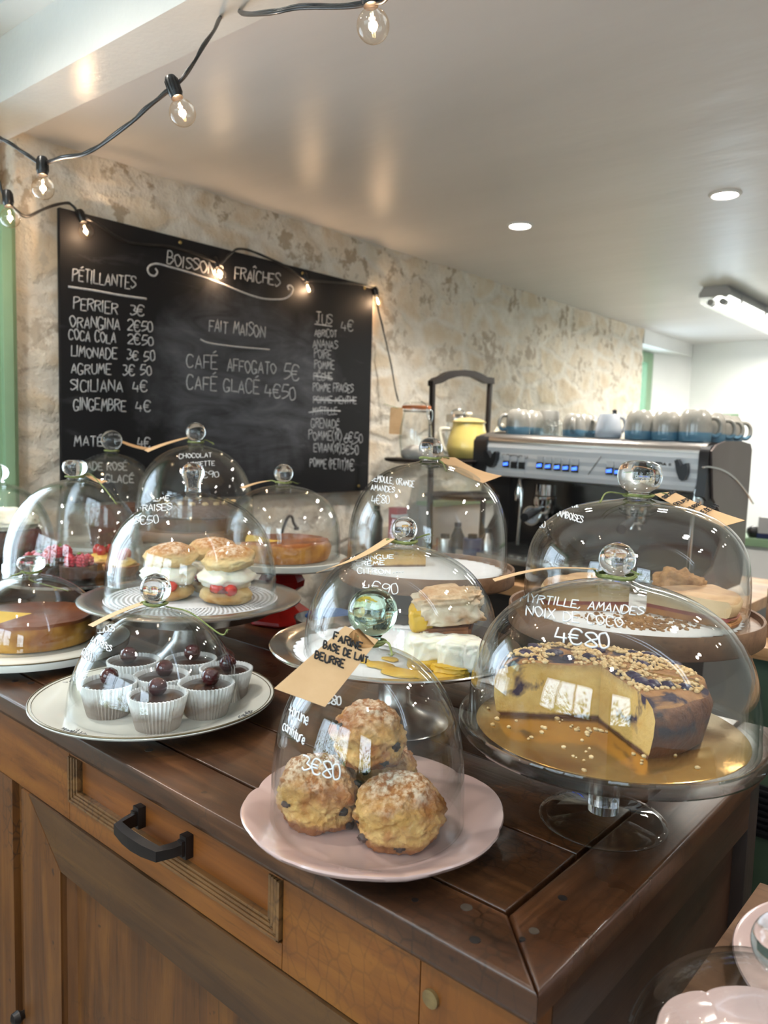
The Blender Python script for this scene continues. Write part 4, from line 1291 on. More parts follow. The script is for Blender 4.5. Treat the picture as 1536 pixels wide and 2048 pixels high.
MT['choc_icing'] = mat('milk_chocolate_icing', S((88, 56, 40)), S((106, 70, 50)), 20, 0.5, bump=0.3, bscale=40)
MT['cherry'] = mat('glazed_cherry', S((58, 8, 14)), S((88, 14, 20)), 30, 0.12, coat=0.8)
MT['case'] = None
MT['blueberry'] = mat('baked_blueberry', S((26, 20, 44)), S((52, 34, 66)), 60, 0.4, bump=0.5, bscale=110, bdist=0.002)
MT['crumble'] = mat('almond_crumble', S((206, 166, 108)), S((232, 204, 156)), 120, 0.7, bump=0.4, bscale=250, bdist=0.001)
MT['cake_crumb'] = food_mat('yellow_cake_crumb', (S((216, 164, 84)), S((234, 194, 118))), (S((170, 120, 68)), S((206, 168, 110))), (0.048, 0.056), None, 60, 0.8, 0.7, 160, 0.002, crust=S((222, 176, 100)), bottom=(S((92, 50, 26)), .005), stain=(S((54, 36, 62)), 26, 0.58, .014))
MT['cake_crust'] = food_mat('browned_cake_crust', (S((60, 30, 16)), S((104, 56, 28))), (S((92, 52, 30)), S((140, 90, 52))), (0.030, 0.046), None, 30, 0.5, 0.9, 70, 0.005, stain=(S((34, 22, 36)), 26, 0.50, .016))
MT['cake_top'] = food_mat('blueberry_cake_top', (S((140, 92, 52)), S((184, 136, 84))), None, (0, 1), None, 40, 0.7, 0.9, 90, 0.005, stain=(S((44, 28, 50)), 22, 0.50, .0))
MT['flan_top'] = mat('burnt_flan_top', S((104, 54, 28)), S((132, 74, 40)), 16, 0.32, coat=0.2, bump=0.4, bscale=30, bdist=0.004)
MT['custard'] = mat('yellow_custard', S((220, 176, 76)), S((234, 196, 98)), 20, 0.35, bump=0.2, bscale=60, sss=0.1)
MT['flan_side'] = food_mat('flan_edge', (S((206, 150, 56)), S((222, 170, 76))), (S((70, 34, 18)), S((110, 58, 26))), (0.030, 0.042), None, 24, 0.4, 0.4, 60, 0.003, crust=S((150, 88, 32)))
MT['gold_top'] = mat('golden_tart_top', S((136, 74, 34)), S((176, 104, 50)), 24, 0.3, coat=0.3, bump=0.4, bscale=60, bdist=0.003)
MT['gold_side'] = mat('golden_tart_side', S((150, 88, 38)), S((204, 146, 66)), 26, 0.5, bump=0.5, bscale=70, bdist=0.003)
MT['meringue'] = food_mat('toasted_meringue', (S((226, 204, 172)), S((236, 222, 198))), (S((190, 152, 112)), S((222, 196, 162))), (0.036, 0.052), None, 40, 0.6, 0.6, 60, 0.005, crust=S((186, 140, 98)), cs=.8)
MT['lemon'] = mat('lemon_curd', S((214, 166, 40)), S((232, 190, 70)), 26, 0.35, bump=0.2)
MT['pastry_dark'] = food_mat('dark_tart_pastry', (S((112, 62, 32)), S((148, 90, 48))), None, (0, 1), None, 60, 0.75, 0.6, 120, 0.002)
MT['pastry'] = food_mat('tart_pastry', (S((160, 98, 48)), S((190, 130, 72))), None, (0, 1), None, 60, 0.75, 0.6, 120, 0.002)
MT['cheesecake'] = mat('pale_cheesecake', S((204, 172, 128)), S((222, 194, 152)), 18, 0.6, bump=0.3, bscale=50, bdist=0.003)
MT['biscuit'] = mat('rough_biscuit', S((130, 92, 56)), S((176, 134, 88)), 60, 0.85, bump=0.8, bscale=110, bdist=0.004)
MT['cheese_top'] = mat('tan_cheesecake_top', S((170, 128, 86)), S((200, 162, 116)), 30, 0.6, bump=0.4, bscale=60)
MT['cheese_layer'] = mat('raspberry_layer', S((130, 50, 50)), S((152, 70, 62)), 40, 0.4)
MT['raspberry'] = mat('raspberry', S((168, 20, 40)), S((196, 44, 62)), 60, 0.3, coat=0.3)
MT['mint'] = mat('mint_leaf', S((96, 140, 40)), S((150, 190, 70)), 60, 0.5)

def wedge(bm, R, h, a0, a1, seed=1.0, bulge=0.03, dome=0.0, n=None, wob=0.004, top_r=0.86):
    """round cake from angle a0 to a1 (degrees): material 0 top, 1 outer side, 2 cut faces, 1 underside"""
    n = n or max(6, int(abs(a1 - a0) / 5))
    prof = [(0.0, 0.0), (R * 0.5, 0.0), (R * 0.93, 0.0), (R * (0.96), h * 0.08), (R * (0.97 + bulge), h * 0.4), (R * (0.98 + bulge), h * 0.7), (R * 0.97, h * 0.88), (R * top_r, h * 0.99), (R * 0.62, h * (1 + dome * 0.6)), (R * 0.3, h * (1 + dome)), (0.0, h * (1 + dome))]
    P = len(prof)
    secs = []
    for i in range(n + 1):
        a = math.radians(a0 + (a1 - a0) * i / n)
        s = []
        for k, (r, z) in enumerate(prof):
            p = Vector((r * math.cos(a), r * math.sin(a), z))
            if r > 0 and z > 0:
                d = nz(p, 26, seed)
                p += Vector((math.cos(a), math.sin(a), 0)) * wob * d
                p.z += wob * 0.8 * nz(p, 34, seed + 3)
            s.append(p)
        secs.append(s)
    axis = {0: bm.verts.new((0, 0, 0)), P - 1: bm.verts.new((0, 0, h * (1 + dome)))}
    V = [[axis[k] if k in axis else bm.verts.new(s[k]) for k in range(P)] for s in secs]
    fs = []
    for i in range(n):
        for k in range(P - 1):
            q = [V[i][k], V[i + 1][k], V[i + 1][k + 1], V[i][k + 1]]
            u = []
            for v in q:
                if v not in u:
                    u.append(v)
            if len(u) < 3:
                continue
            f = bm.faces.new(u)
            f.material_index = 0 if k >= 6 else 1
            fs.append(f)
    if abs(a1 - a0) < 359:
        for S_ in (V[0], V[-1]):
            # cut face with a grid so that it stays gently uneven
            f = bm.faces.new(S_)
            f.material_index = 2
            fs.append(f)
    bmesh.ops.recalc_face_normals(bm, faces=fs)

# ---- raisin scones on the pink plate
def raisin_scone(c, s, seed, label, rz, nr=6):
    t = thing('raisin_scone', label, 'scone', c, rz, 'raisin scones on the pink plate')
    bm = bmesh.new()
    r = bmesh.ops.create_icosphere(bm, subdivisions=6, radius=1.0)
    for v in r['verts']:
        p = v.co.normalized()
        d = 1 + 0.20 * nz(p, 1.4, seed) + 0.17 * (0.35 - abs(nz(p, 2.3, seed + 2))) + 0.09 * (0.3 - abs(nz(p, 5.2, seed + 4))) + 0.035 * nz(p, 13, seed + 1) + 0.02 * nz(p, 30, seed)
        # ragged split round the middle
        d -= 0.10 * math.exp(-((p.z + 0.05 - 0.45 * nz(p, 2.2, seed + 9)) / 0.10) ** 2)
        q = p * d
        if q.z < -0.70:
            q.z = -0.70 + (q.z + 0.70) * 0.08
        v.co = Vector((q.x * s[0], q.y * s[1], q.z * s[2]))
    tr = BVHTree.FromBMesh(bm)
    obj('dough', bm, MT['scone'], t, angle=180)
    for k in range(nr):
        for _ in range(40):
            a = rnd.uniform(0, 2 * PI); e = rnd.uniform(-0.6, 0.45)
            d = Vector((math.cos(a) * math.cos(e), math.sin(a) * math.cos(e), math.sin(e)))
            hit = tr.ray_cast(d * 0.2, -d)
            if hit[0]:
                break
        bm = bmesh.new()
        r = rnd.uniform(0.0030, 0.0062)
        lump(bm, r * 1.4, r, r * 0.9, 0.35, 2.5, k + seed, 3, c=hit[0] - d * r * 0.45, fine=.1)
        obj('raisin', bm, MT['raisin'], t, angle=180)
    return t
raisin_scone((-.514, .507, .9405 + .0248), (.0405, .037, .0355), 1.0, 'raisin scone at the left on the pink plate, flour on top', 0.2)
raisin_scone((-.437, .536, .9405 + .0243), (.0415, .038, .0345), 5.0, 'raisin scone at the right on the pink plate, flour on top', 1.1)
raisin_scone((-.506, .590, .9405 + .0235), (.0365, .0345, .0335), 9.0, 'raisin scone at the back of the pink plate, mostly hidden by the others', 2.0)
raisin_scone((-.486, .545, 1.0215), (.0385, .036, .0315), 13.0, 'raisin scone stacked on top of the other three', 2.9, 8)
# ---- chocolate cupcakes
def make_case():
    t = NT('pleated_paper')
    tc = t.co()
    sp = t.n('SeparateXYZ', Vector=tc)
    n = t.noise(tc, 60, 4)
    m = t.n('MapRange', Value=t.math('ADD', sp.outputs[2], t.math('MULTIPLY', t.math('SUBTRACT', n, 0.5), 0.02)))
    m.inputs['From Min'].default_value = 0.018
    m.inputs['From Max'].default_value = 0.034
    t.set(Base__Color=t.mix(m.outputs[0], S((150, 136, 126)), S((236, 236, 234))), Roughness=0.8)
    return t.m
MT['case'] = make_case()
def cupcake(c, label):
    t = thing('chocolate_cupcake', label, 'cupcake', c, rnd.uniform(0, 6), 'cherry topped chocolate cupcakes')
    bm = bmesh.new()
    N = 44
    def ring(rb, z, amp):
        return [bm.verts.new(((rb + (amp if i % 2 else -amp)) * math.cos(PI * i / N), (rb + (amp if i % 2 else -amp)) * math.sin(PI * i / N), z)) for i in range(2 * N)]
    hs = [(0.0262, 0.0, 0.0006), (0.0272, 0.003, 0.0009), (0.0318, 0.022, 0.0011), (0.0365, 0.043, 0.0014)]
    outer = [ring(r, z, a) for r, z, a in hs]
    inner = [ring(r - 0.0009, z + 0.0008, a) for r, z, a in hs]
    for A, B in list(zip(outer, outer[1:])) + [(b, a) for a, b in zip(inner, inner[1:])]:
        for i in range(2 * N):
            bm.faces.new([A[i], A[(i + 1) % (2 * N)], B[(i + 1) % (2 * N)], B[i]])
    for i in range(2 * N):
        j = (i + 1) % (2 * N)
        bm.faces.new([outer[-1][i], outer[-1][j], inner[-1][j], inner[-1][i]])
    bm.faces.new(outer[0][::-1]); bm.faces.new(inner[0])
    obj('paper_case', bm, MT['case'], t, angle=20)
    bm = bmesh.new()
    lathe(bm, [(0, .002), (.0250, .003), (.0338, .0365), (.0325, .0385), (.022, .0402), (.010, .041), (0, .041)], 36, wob=lambda r, z, a, k: (r, z + (0.0007 * math.sin(3 * a + k) if k > 2 else 0)))
    obj('chocolate_filling', bm, MT['choc'], t, angle=180)
    bm = bmesh.new()
    r = 0.0118
    cx, cy_ = rnd.uniform(-.006, .006), rnd.uniform(-.006, .006)
    lathe(bm, [(0, 0), (r * .6, r * .12), (r * .95, r * .6), (r * 1.02, r * 1.05), (r * .85, r * 1.55), (r * .45, r * 1.84), (r * .15, r * 1.80), (0, r * 1.70)], 28, c=(cx, cy_, .0400))
    obj('cherry', bm, MT['cherry'], t, angle=180)
    return t
cz = ZT + .0108
cc = [(-.832, .531, 'front middle cupcake, the one nearest the viewer'), (-.828, .602, 'cupcake at the front right under the low dome, cherry standing clear'), (-.918, .512, 'cupcake at the front left under the low dome'),
      (-.897, .578, 'middle cupcake surrounded by the other six'), (-.984, .588, 'cupcake at the back left, below the dome knob'), (-.935, .652, 'cupcake farthest back, right of the dome knob'), (-.862, .660, 'cupcake at the right edge behind the front right cupcake')]
for x, y, lab in cc:
    cupcake((x, y, cz), lab)
# ---- cream scones
def cream_scone(px, py, rz, seed, label):
    l, R = D('scones')
    p = on_z(px, py, l.z)
    t = thing('cream_scone', label, 'scone', p, rz, 'split scones with cream and strawberries')
    t.scale = (1.06,) * 3
    bm = bmesh.new(); lump(bm, .042, .040, .017, 0.10, 2.0, seed, 4, flat=0.75, c=(0, 0, .013), fine=.04)
    obj('scone_base', bm, MT['scone_low'], t, angle=180)
    bm = bmesh.new(); lump(bm, .043, .042, .020, 0.22, 2.3, seed + 2, 4, c=(0, 0, .040), fine=.06)
    obj('cream', bm, MT['cream'], t, angle=180)
    a0 = -PI / 4 - rz
    for k, da in enumerate((-0.25, 0.3)):
        bm = bmesh.new(); lump(bm, .012, .010, .009, 0.15, 2.0, seed + k, 3, c=(.037 * math.cos(a0 + da), .037 * math.sin(a0 + da), .029 - .003 * k))
        obj('strawberry', bm, MT['strawberry'], t, angle=180)
    bm = bmesh.new(); lump(bm, .020, .016, .005, 0.2, 3.0, seed + 4, 3, c=(.030 * math.cos(a0 - .1), .030 * math.sin(a0 - .1), .0245))
    obj('jam', bm, MT['jam'], t, angle=180)
    bm = bmesh.new(); lump(bm, .042, .040, .021, 0.13, 1.9, seed + 7, 5, flat=0.55, fine=.05)
    o = obj('scone_lid', bm, MT['scone_top'], t, (0.004, 0.002, .068), angle=180, rot=(0.12, -0.06, 0.3))
    return t
cream_scone(335, 1196, 0.3, 2.0, 'cream scone at the left of the lace doily')
cream_scone(452, 1204, 0.0, 6.0, 'cream scone at the right of the lace doily, a strawberry showing')
cream_scone(421, 1181, 1.4, 11.0, 'cream scone at the back of the lace doily')
# ---- blueberry cake with a wedge cut away
l, R = D('myrt')
bz = l.z + .0007
def blueberry_piece(name, label, cat, c, a0, a1, seed, nb):
    t = thing(name, label, cat, c)
    bm = bmesh.new(); wedge(bm, .104, .054, a0, a1, seed, 0.03, 0.05, wob=.005)
    tr = BVHTree.FromBMesh(bm)
    obj('cake', bm, [MT['cake_top'], MT['cake_crust'], MT['cake_crumb']], t, angle=50)
    n = 0
    while n < nb:
        a = math.radians(rnd.uniform(a0 + 4, a1 - 4)); r = .100 * math.sqrt(rnd.uniform(0.05, 0.92))
        hit = tr.ray_cast(Vector((r * math.cos(a), r * math.sin(a), .2)), Vector((0, 0, -1)))
        if not hit[0]:
            continue
        q = rnd.uniform(.0055, .0085)
        bm = bmesh.new(); lump(bm, q * 1.2, q, q * .7, .25, 2.4, n + seed, 2, c=hit[0] + Vector((0, 0, -q * .1)))
        obj('blueberry', bm, MT['blueberry'], t, angle=180)
        n += 1
    bm = bmesh.new()
    for k in range(int(4.6 * (a1 - a0))):
        a = math.radians(rnd.uniform(a0 + 1, a1 - 1)); r = .096 * math.sqrt(rnd.uniform(0.0, 1.0))
        hit = tr.ray_cast(Vector((r * math.cos(a), r * math.sin(a), .2)), Vector((0, 0, -1)))
        if hit[0] and nz(hit[0], 24, seed) > -0.22:
            q = rnd.uniform(.0012, .0029)
            lump(bm, q * 1.2, q, q * .8, .35, 2.0, k, 1, c=hit[0] + Vector((0, 0, q * .4)))
    o = obj('crumble', bm, MT['crumble'], t, angle=180)
    o['kind'] = 'stuff'
    return t
cx_, cy_ = -.338, .730
blueberry_piece('blueberry_cake', 'large uncut part of the blueberry crumble cake, cut face towards the viewer', 'cake', (cx_, cy_, bz), 22, 219, 3.0, 13)
blueberry_piece('cake_slice', 'slice of blueberry crumble cake with dark crust at the right of the gold board', 'cake', (cx_ + .004, cy_ - .002, bz), -38, 17, 8.0, 6)
bm = bmesh.new()
for k in range(46):
    a = math.radians(rnd.uniform(200, 345)); r = rnd.uniform(.02, .125)
    p = Vector((cx_ + .017 + r * math.cos(a), cy_ - .008 + r * math.sin(a), bz + .0008))
    if (p.x - l.x) ** 2 + (p.y - l.y) ** 2 > .126 ** 2:
        continue
    q = rnd.uniform(.0009, .0028)
    lump(bm, q * 1.2, q, q * .8, .35, 2.0, k, 1, c=p)
tag(obj('crumbs', bm, MT['crumble'], angle=180), 'loose almond crumbs scattered on the gold cake board', 'crumbs', kind='stuff')
# ---- custard flan, left edge
l, R = D('left')
t = thing('custard_flan', 'yellow custard flan with a burnt brown top, a piece cut out', 'flan', (l.x, l.y, l.z + .0005))
bm = bmesh.new(); wedge(bm, .104, .043, -62, 214, 2.0, 0.02, 0.0, wob=.002, top_r=0.95)
obj('flan', bm, [MT['flan_top'], MT['flan_side'], MT['custard']], t, angle=50)
# ---- golden tart on the red pedestal
l, R = D('tart')
t = thing('golden_tart', 'golden brown baked tart with a piece missing on the red pedestal stand', 'tart', (l.x, l.y, l.z + .0006))
bm = bmesh.new(); wedge(bm, .100, .040, -100, 190, 4.0, 0.03, -0.12, wob=.004, top_r=0.93)
obj('tart', bm, [MT['gold_top'], MT['gold_side'], MT['custard']], t, angle=50)
# ---- chocolate cakes
l, R = D('choc')
t = thing('chocolate_layer_cake', 'tall brown chocolate layer cake with a ring of nuts on top', 'cake', (l.x, l.y, l.z + .0005))
bm = bmesh.new(); wedge(bm, .098, .058, 0, 360, 5.0, 0.0, 0.0, wob=.002, top_r=0.93)
bmesh.ops.remove_doubles(bm, verts=bm.verts, dist=1e-5)
obj('cake', bm, [MT['choc_icing'], MT['choc_icing'], MT['choc_sponge']], t, angle=50)
bm = bmesh.new()
tube(bm, [(.0985 * math.cos(a), .0985 * math.sin(a), .030) for a in [2 * PI * k / 60 for k in range(60)]], .0025, 6, closed=True)
obj('cream_layer', bm, MT['choc'], t, angle=180)
for k in range(18):
    a = 2 * PI * k / 18; r = .082 + rnd.uniform(-.006, .006)
    bm = bmesh.new(); lump(bm, .009, .006, .005, .3, 2, k, 2, c=(r * math.cos(a), r * math.sin(a), .061))
    obj('nut', bm, MT['crumble'], t, angle=180)
l, R = D('maj')
t = thing('chocolate_cake', 'dark chocolate cake half cut away on the white porcelain stand', 'cake', (l.x, l.y, l.z + .0005))
bm = bmesh.new(); wedge(bm, .102, .095, -60, 120, 7.0, 0.0, 0.0, wob=.002, top_r=0.94)
obj('cake', bm, [MT['choc_icing'], MT['choc_icing'], MT['choc_sponge']], t, angle=50)
l, R = D('far')
t = thing('cream_cake', 'dark sponge cake under a thick swirl of white cream at the far left', 'cake', (l.x, l.y, l.z + .0005))
bm = bmesh.new(); wedge(bm, .088, .055, 0, 360, 7.0, 0.0, 0.0, wob=.002, top_r=0.94)
bmesh.ops.remove_doubles(bm, verts=bm.verts, dist=1e-5)
obj('sponge', bm, [MT['choc_sponge']] * 3, t, angle=50)
bm = bmesh.new(); lump(bm, .084, .084, .032, .14, 3.2, 3.0, 5, flat=.45, c=(0, 0, .072), fine=.05)
obj('cream', bm, MT['cream'], t, angle=180)
# ---- raspberry and strawberry tarts
def raspberry(bm, c, r):
    for i in range(5):
        e = -0.5 + i * 0.5
        n = max(1, int(7 * math.cos(min(1.5, abs(e)))))
        if i == 4:
            n, e = 1, PI / 2
        for k in range(n):
            a = 2 * PI * (k + 0.5 * (i % 2)) / n
            p = Vector((math.cos(a) * math.cos(e) * r * .72, math.sin(a) * math.cos(e) * r * .72, math.sin(e) * r * 1.05))
            rr = bmesh.ops.create_icosphere(bm, subdivisions=1, radius=r * .42, matrix=Matrix.Translation(Vector(c) + p))
def tartlet(px, py, label, kind, seed):
    l, R = D('rasp')
    p = on_z(px, py, l.z)
    t = thing('raspberry_tartlet' if kind == 'r' else 'strawberry_tartlet', label, 'tartlet', p + Vector((0, 0, .0003)), seed)
    bm = bmesh.new()
    if kind == 'r':
        lathe(bm, [(0, 0), (.030, 0), (.034, .004), (.035, .026), (.033, .027), (.031, .024), (0, .024)], 40)
        obj('shell', bm, MT['choc_sponge'], t, angle=40)
        for k in range(5):
            a = 2 * PI * k / 5 + seed
            bm = bmesh.new(); raspberry(bm, (.018 * math.cos(a), .018 * math.sin(a), .034), .0105)
            obj('raspberry', bm, MT['raspberry'], t, angle=180)
    else:
        lathe(bm, [(0, 0), (.028, 0), (.034, .012), (.036, .020), (.033, .021), (.030, .017), (0, .017)], 40)
        obj('shell', bm, MT['pastry'], t, angle=40)
        bm = bmesh.new(); lump(bm, .030, .030, .014, .15, 2.5, seed, 4, c=(0, 0, .022))
        obj('custard', bm, MT['custard'], t, angle=180)
        for k in range(3):
            a = 2 * PI * k / 3 + seed
            bm = bmesh.new(); lump(bm, .010, .009, .013, .1, 2, k, 3, c=(.014 * math.cos(a), .014 * math.sin(a), .040))
            obj('strawberry', bm, MT['strawberry'], t, angle=180)
    bm = bmesh.new()
    for k in range(3):
        a = seed + k * 2.1
        u = Vector((math.cos(a), math.sin(a), .5)) * .010; w = Vector((-math.sin(a), math.cos(a), 0)) * .0045
        c0 = Vector((0, 0, .046))
        bm.faces.new([bm.verts.new(c0), bm.verts.new(c0 + u * .5 + w), bm.verts.new(c0 + u), bm.verts.new(c0 + u * .5 - w)])
    bmesh.ops.solidify(bm, geom=bm.faces[:], thickness=.0006)
    obj('mint_leaf', bm, MT['mint'], t, angle=180)
tartlet(78, 1152, 'chocolate tartlet with raspberries at the left of the polished tray', 'r', .3)
tartlet(157, 1157, 'chocolate tartlet with raspberries at the front of the polished tray', 'r', 1.2)
tartlet(118, 1137, 'chocolate tartlet with raspberries, half hidden between two others', 'r', 2.2)
tartlet(206, 1139, 'strawberry custard tartlet right of the front raspberry tartlet', 's', .7)
tartlet(242, 1149, 'strawberry custard tartlet at the right edge of the polished tray', 's', 1.9)
# ---- lemon meringue slices
def pillow(bm, sx, sy, sz, seed, c, amp=.22, ridge=.10, rot=0.0):
    """soft folded cream: a flattened super-ellipsoid with ragged folds"""
    r = bmesh.ops.create_icosphere(bm, subdivisions=5, radius=1.0)
    M_ = Matrix.Rotation(rot, 3, 'Z')
    for v in r['verts']:
        p = v.co.normalized()
        e = 0.62
        q = Vector((math.copysign(abs(p.x) ** e, p.x), math.copysign(abs(p.y) ** e, p.y), math.copysign(abs(p.z) ** e, p.z)))
        d = 1 + amp * nz(p, 1.8, seed) + ridge * (0.25 - abs(nz(p, 2.9, seed + 3))) + 0.03 * nz(p, 11, seed)
        q = q * d
        if q.z < -0.8:
            q.z = -0.8
        v.co = M_ @ Vector((q.x * sx, q.y * sy, q.z * sz)) + Vector(c)
l, R = D('citron')
zc = l.z + .0005
ar = math.atan2(RIGHT.y, RIGHT.x)
p0 = on_z(888, 1318, zc)
t = thing('lemon_meringue_slice', 'lemon meringue slice with toasted brown peaks, perched above the pale cream slices', 'cake slice', p0 + Vector((0, 0, .036)), ar, 'lemon meringue slices')
t.rotation_euler = (0.06, -0.10, ar)
bm = bmesh.new(); prism(bm, [(-.034, -.026), (.030, -.030), (.040, .022), (-.030, .030)], 'z', 0, .012)
bmesh.ops.bevel(bm, geom=bm.edges[:], offset=.003, segments=2, affect='EDGES')
obj('pastry_base', bm, MT['pastry_dark'], t, angle=60)
bm = bmesh.new(); pillow(bm, .016, .024, .018, 3.0, (-.030, -.002, .022), .12, .05)
obj('lemon_curd', bm, MT['lemon'], t, angle=180)
bm = bmesh.new(); pillow(bm, .042, .031, .021, 8.0, (.006, -.002, .034), .30, .45)
obj('meringue', bm, MT['meringue'], t, angle=180)
for (px, py, sx, sy, sz, sd, lab, rt) in ((870, 1326, .038, .028, .022, 5.0, 'pale cream slice lying under the toasted lemon meringue slice', ar + .25), (922, 1340, .030, .025, .023, 9.0, 'pale cream slice at the right front of the silver tray', ar - .35)):
    p = on_z(px, py, zc)
    t = thing('lemon_cream_slice', lab, 'cake slice', p, rt, 'lemon meringue slices')
    bm = bmesh.new(); pillow(bm, sx, sy, sz, sd, (0, 0, sz * .86), .16, .14)
    obj('cream', bm, MT['cream'], t, angle=180)
    bm = bmesh.new(); pillow(bm, sx * .8, sy * .7, .006, sd + 2, (-sx * .25, -sy * .55, .0055), .2, .1)
    obj('lemon_curd', bm, MT['lemon'], t, angle=180)
bm = bmesh.new()
for k, (px, py, r) in enumerate(((760, 1330, .02), (800, 1345, .026), (845, 1350, .022), (720, 1320, .014), (890, 1352, .02), (780, 1318, .012))):
    p = on_z(px, py, zc + .0008)
    lump(bm, r, r * .7, .0016, .3, 2, k, 3, c=p)
tag(obj('lemon_smears', bm, MT['lemon'], angle=180), 'smears of lemon curd and crumbs on the doily of the silver tray', 'smear', kind='stuff')
# ---- under the ORANGE AMANDES dome and on the wide wooden stand
l, R = D('orange')
t = thing('almond_cake', 'low crumbly almond cake piece at the left under the ORANGE AMANDES dome', 'cake', (l.x - .01, l.y + .01, l.z + .0005))
bm = bmesh.new(); wedge(bm, .100, .030, 150, 235, 3.0, 0.02, 0.0, wob=.006)
obj('cake', bm, [MT['cake_top'], MT['cake_crust'], MT['cake_crumb']], t, angle=50)
l, R = D('framb')
def cheese(label, c, a0, a1, seed, R_=.122, h=.034):
    t = thing('cheesecake_slice', label, 'cake slice', c, 0, 'raspberry cheesecake slices')
    bm = bmesh.new(); wedge(bm, R_, .008, a0, a1, seed, 0, 0, wob=.001, top_r=.97)
    obj('biscuit_base', bm, [MT['pastry']] * 3, t, angle=50)
    bm = bmesh.new(); wedge(bm, R_ * .98, .005, a0, a1, seed, 0, 0, wob=.001, top_r=.97)
    obj('raspberry_layer', bm, [MT['cheese_layer']] * 3, t, (0, 0, .008), angle=50)
    bm = bmesh.new(); wedge(bm, R_ * .985, h - .013, a0, a1, seed, .01, 0, wob=.003, top_r=.95)
    obj('cheesecake', bm, [MT['cheese_top'], MT['cheesecake'], MT['cheesecake']], t, (0, 0, .013), angle=50)
cheese('raspberry cheesecake piece at the left of the wide wooden stand', (l.x - .005, l.y, l.z + .0010), 140, 226, 2.0)
cheese('raspberry cheesecake piece at the right of the wide wooden stand', (l.x + .015, l.y + .012, l.z + .0010), -10, 62, 5.0)
t = thing('crumble_biscuit', 'craggy brown crumble biscuit at the back right of the wide wooden stand', 'biscuit', (l.x + .028, l.y + .088, l.z + .0010))
bm = bmesh.new(); lump(bm, .036, .022, .030, .30, 2.4, 4.0, 5, flat=.8, c=(0, 0, .024), fine=.10)
obj('biscuit', bm, MT['biscuit'], t, angle=180)
bm = bmesh.new()
for k in range(340):
    a = rnd.gauss(-0.95, .55); r = .118 * math.sqrt(rnd.uniform(.01, 1)) * (1 - .25 * rnd.random())
    q = rnd.uniform(.0010, .0036) * (1.5 if k % 17 == 0 else 1)
    lump(bm, q * 1.2, q, q * .8, .35, 2.0, k, 1, c=(l.x + r * math.cos(a), l.y + r * math.sin(a), l.z + .0014))
tag(obj('crumbs', bm, MT['biscuit'], angle=180), 'brown biscuit crumbs scattered on the doily of the wide wooden stand', 'crumbs', kind='stuff')

# ------------------------------------------------------------------ chalkboard
def make_slate():
    t = NT('chalkboard_paint')
    v = t.co()
    sp = t.n('SeparateXYZ', Vector=v)
    w = t.n('Mapping', Scale=(1, 2.0, 7.0), Rotation=(0.12, 0, 0)); t.l(v, w.inputs['Vector'])
    sm = t.noise(w.outputs[0], 2.2, 5, 0.6, 1.2)
    sm2 = t.noise(v, 3.0, 4, 0.55, 2.0)
    # wiped area in the middle of the board
    dy = t.math('POWER', t.math('MULTIPLY', t.math('SUBTRACT', sp.outputs[1], 0.02), 1 / 0.42), 2.0)
    dz = t.math('POWER', t.math('MULTIPLY', t.math('SUBTRACT', sp.outputs[2], -0.03), 1 / 0.33), 2.0)
    m = t.ramp(t.math('ADD', t.math('ADD', dy, dz), t.math('MULTIPLY', t.math('SUBTRACT', sm2, 0.5), 1.2)), [(0.35, W1), (1.0, G)])
    f = t.math('ADD', t.math('MULTIPLY', m, t.ramp(sm, [(0.30, (0.25,) * 3), (0.70, W1)])), t.math('MULTIPLY', t.ramp(sm, [(0.62, G), (0.8, W1)]), 0.35), True)
    t.set(Base__Color=t.mix(t.math('MULTIPLY', f, 0.75), S((19, 19, 22)), S((104, 106, 112))), Roughness=0.72, Specular__IOR__Level=0.3)
    return t.m
MT['slate'] = make_slate()
MT['chalk'] = mat('white_chalk', S((196, 198, 200)), S((158, 160, 164)), 180, 0.95, lo=0.4, hi=0.7)
BX, BY, BZ = -1.968, 1.567, 1.4985
tb = thing('chalkboard', 'large black chalkboard with the drinks list on the stone wall', 'chalkboard', (BX, BY, BZ))
bm = bmesh.new(); box(bm, -.014, 0, -.598, .598, -.3795, .3795, .001)
obj('board', bm, MT['slate'], tb)
for px, py in ((161, 438), (360, 485), (605, 547), (729, 576), (717, 972)):
    p = on_x(px, py, BX) - Vector((BX, BY, BZ))
    bm = bmesh.new()
    r = bmesh.ops.create_uvsphere(bm, u_segments=12, v_segments=8, radius=.0055, matrix=Matrix.Translation((0.001, p.y, p.z)) @ Matrix.Diagonal((.6, 1, 1, 1)))
    obj('screw', bm, MT['brass'], tb)
def bcast(zx, zy):
    p = on_x(100 + zx / 2.327, 400 + zy / 2.327, BX + .0004)
    return p - Vector((BX, BY, BZ))
CH = {k: bmesh.new() for k in ('chalk_title', 'sparkling_list', 'house_coffee_list', 'juice_list')}
def grp(p):
    if p[1] < 420 and p[0] > 450:
        return CH['chalk_title']
    return CH['sparkling_list' if p[0] < 530 else ('house_coffee_list' if p[0] < 1190 else 'juice_list')]
def bw_(s, a, b, h, r=.0018, **k):
    write(grp(a), s, a, b, h, bcast, r, jit=0.45, **k)
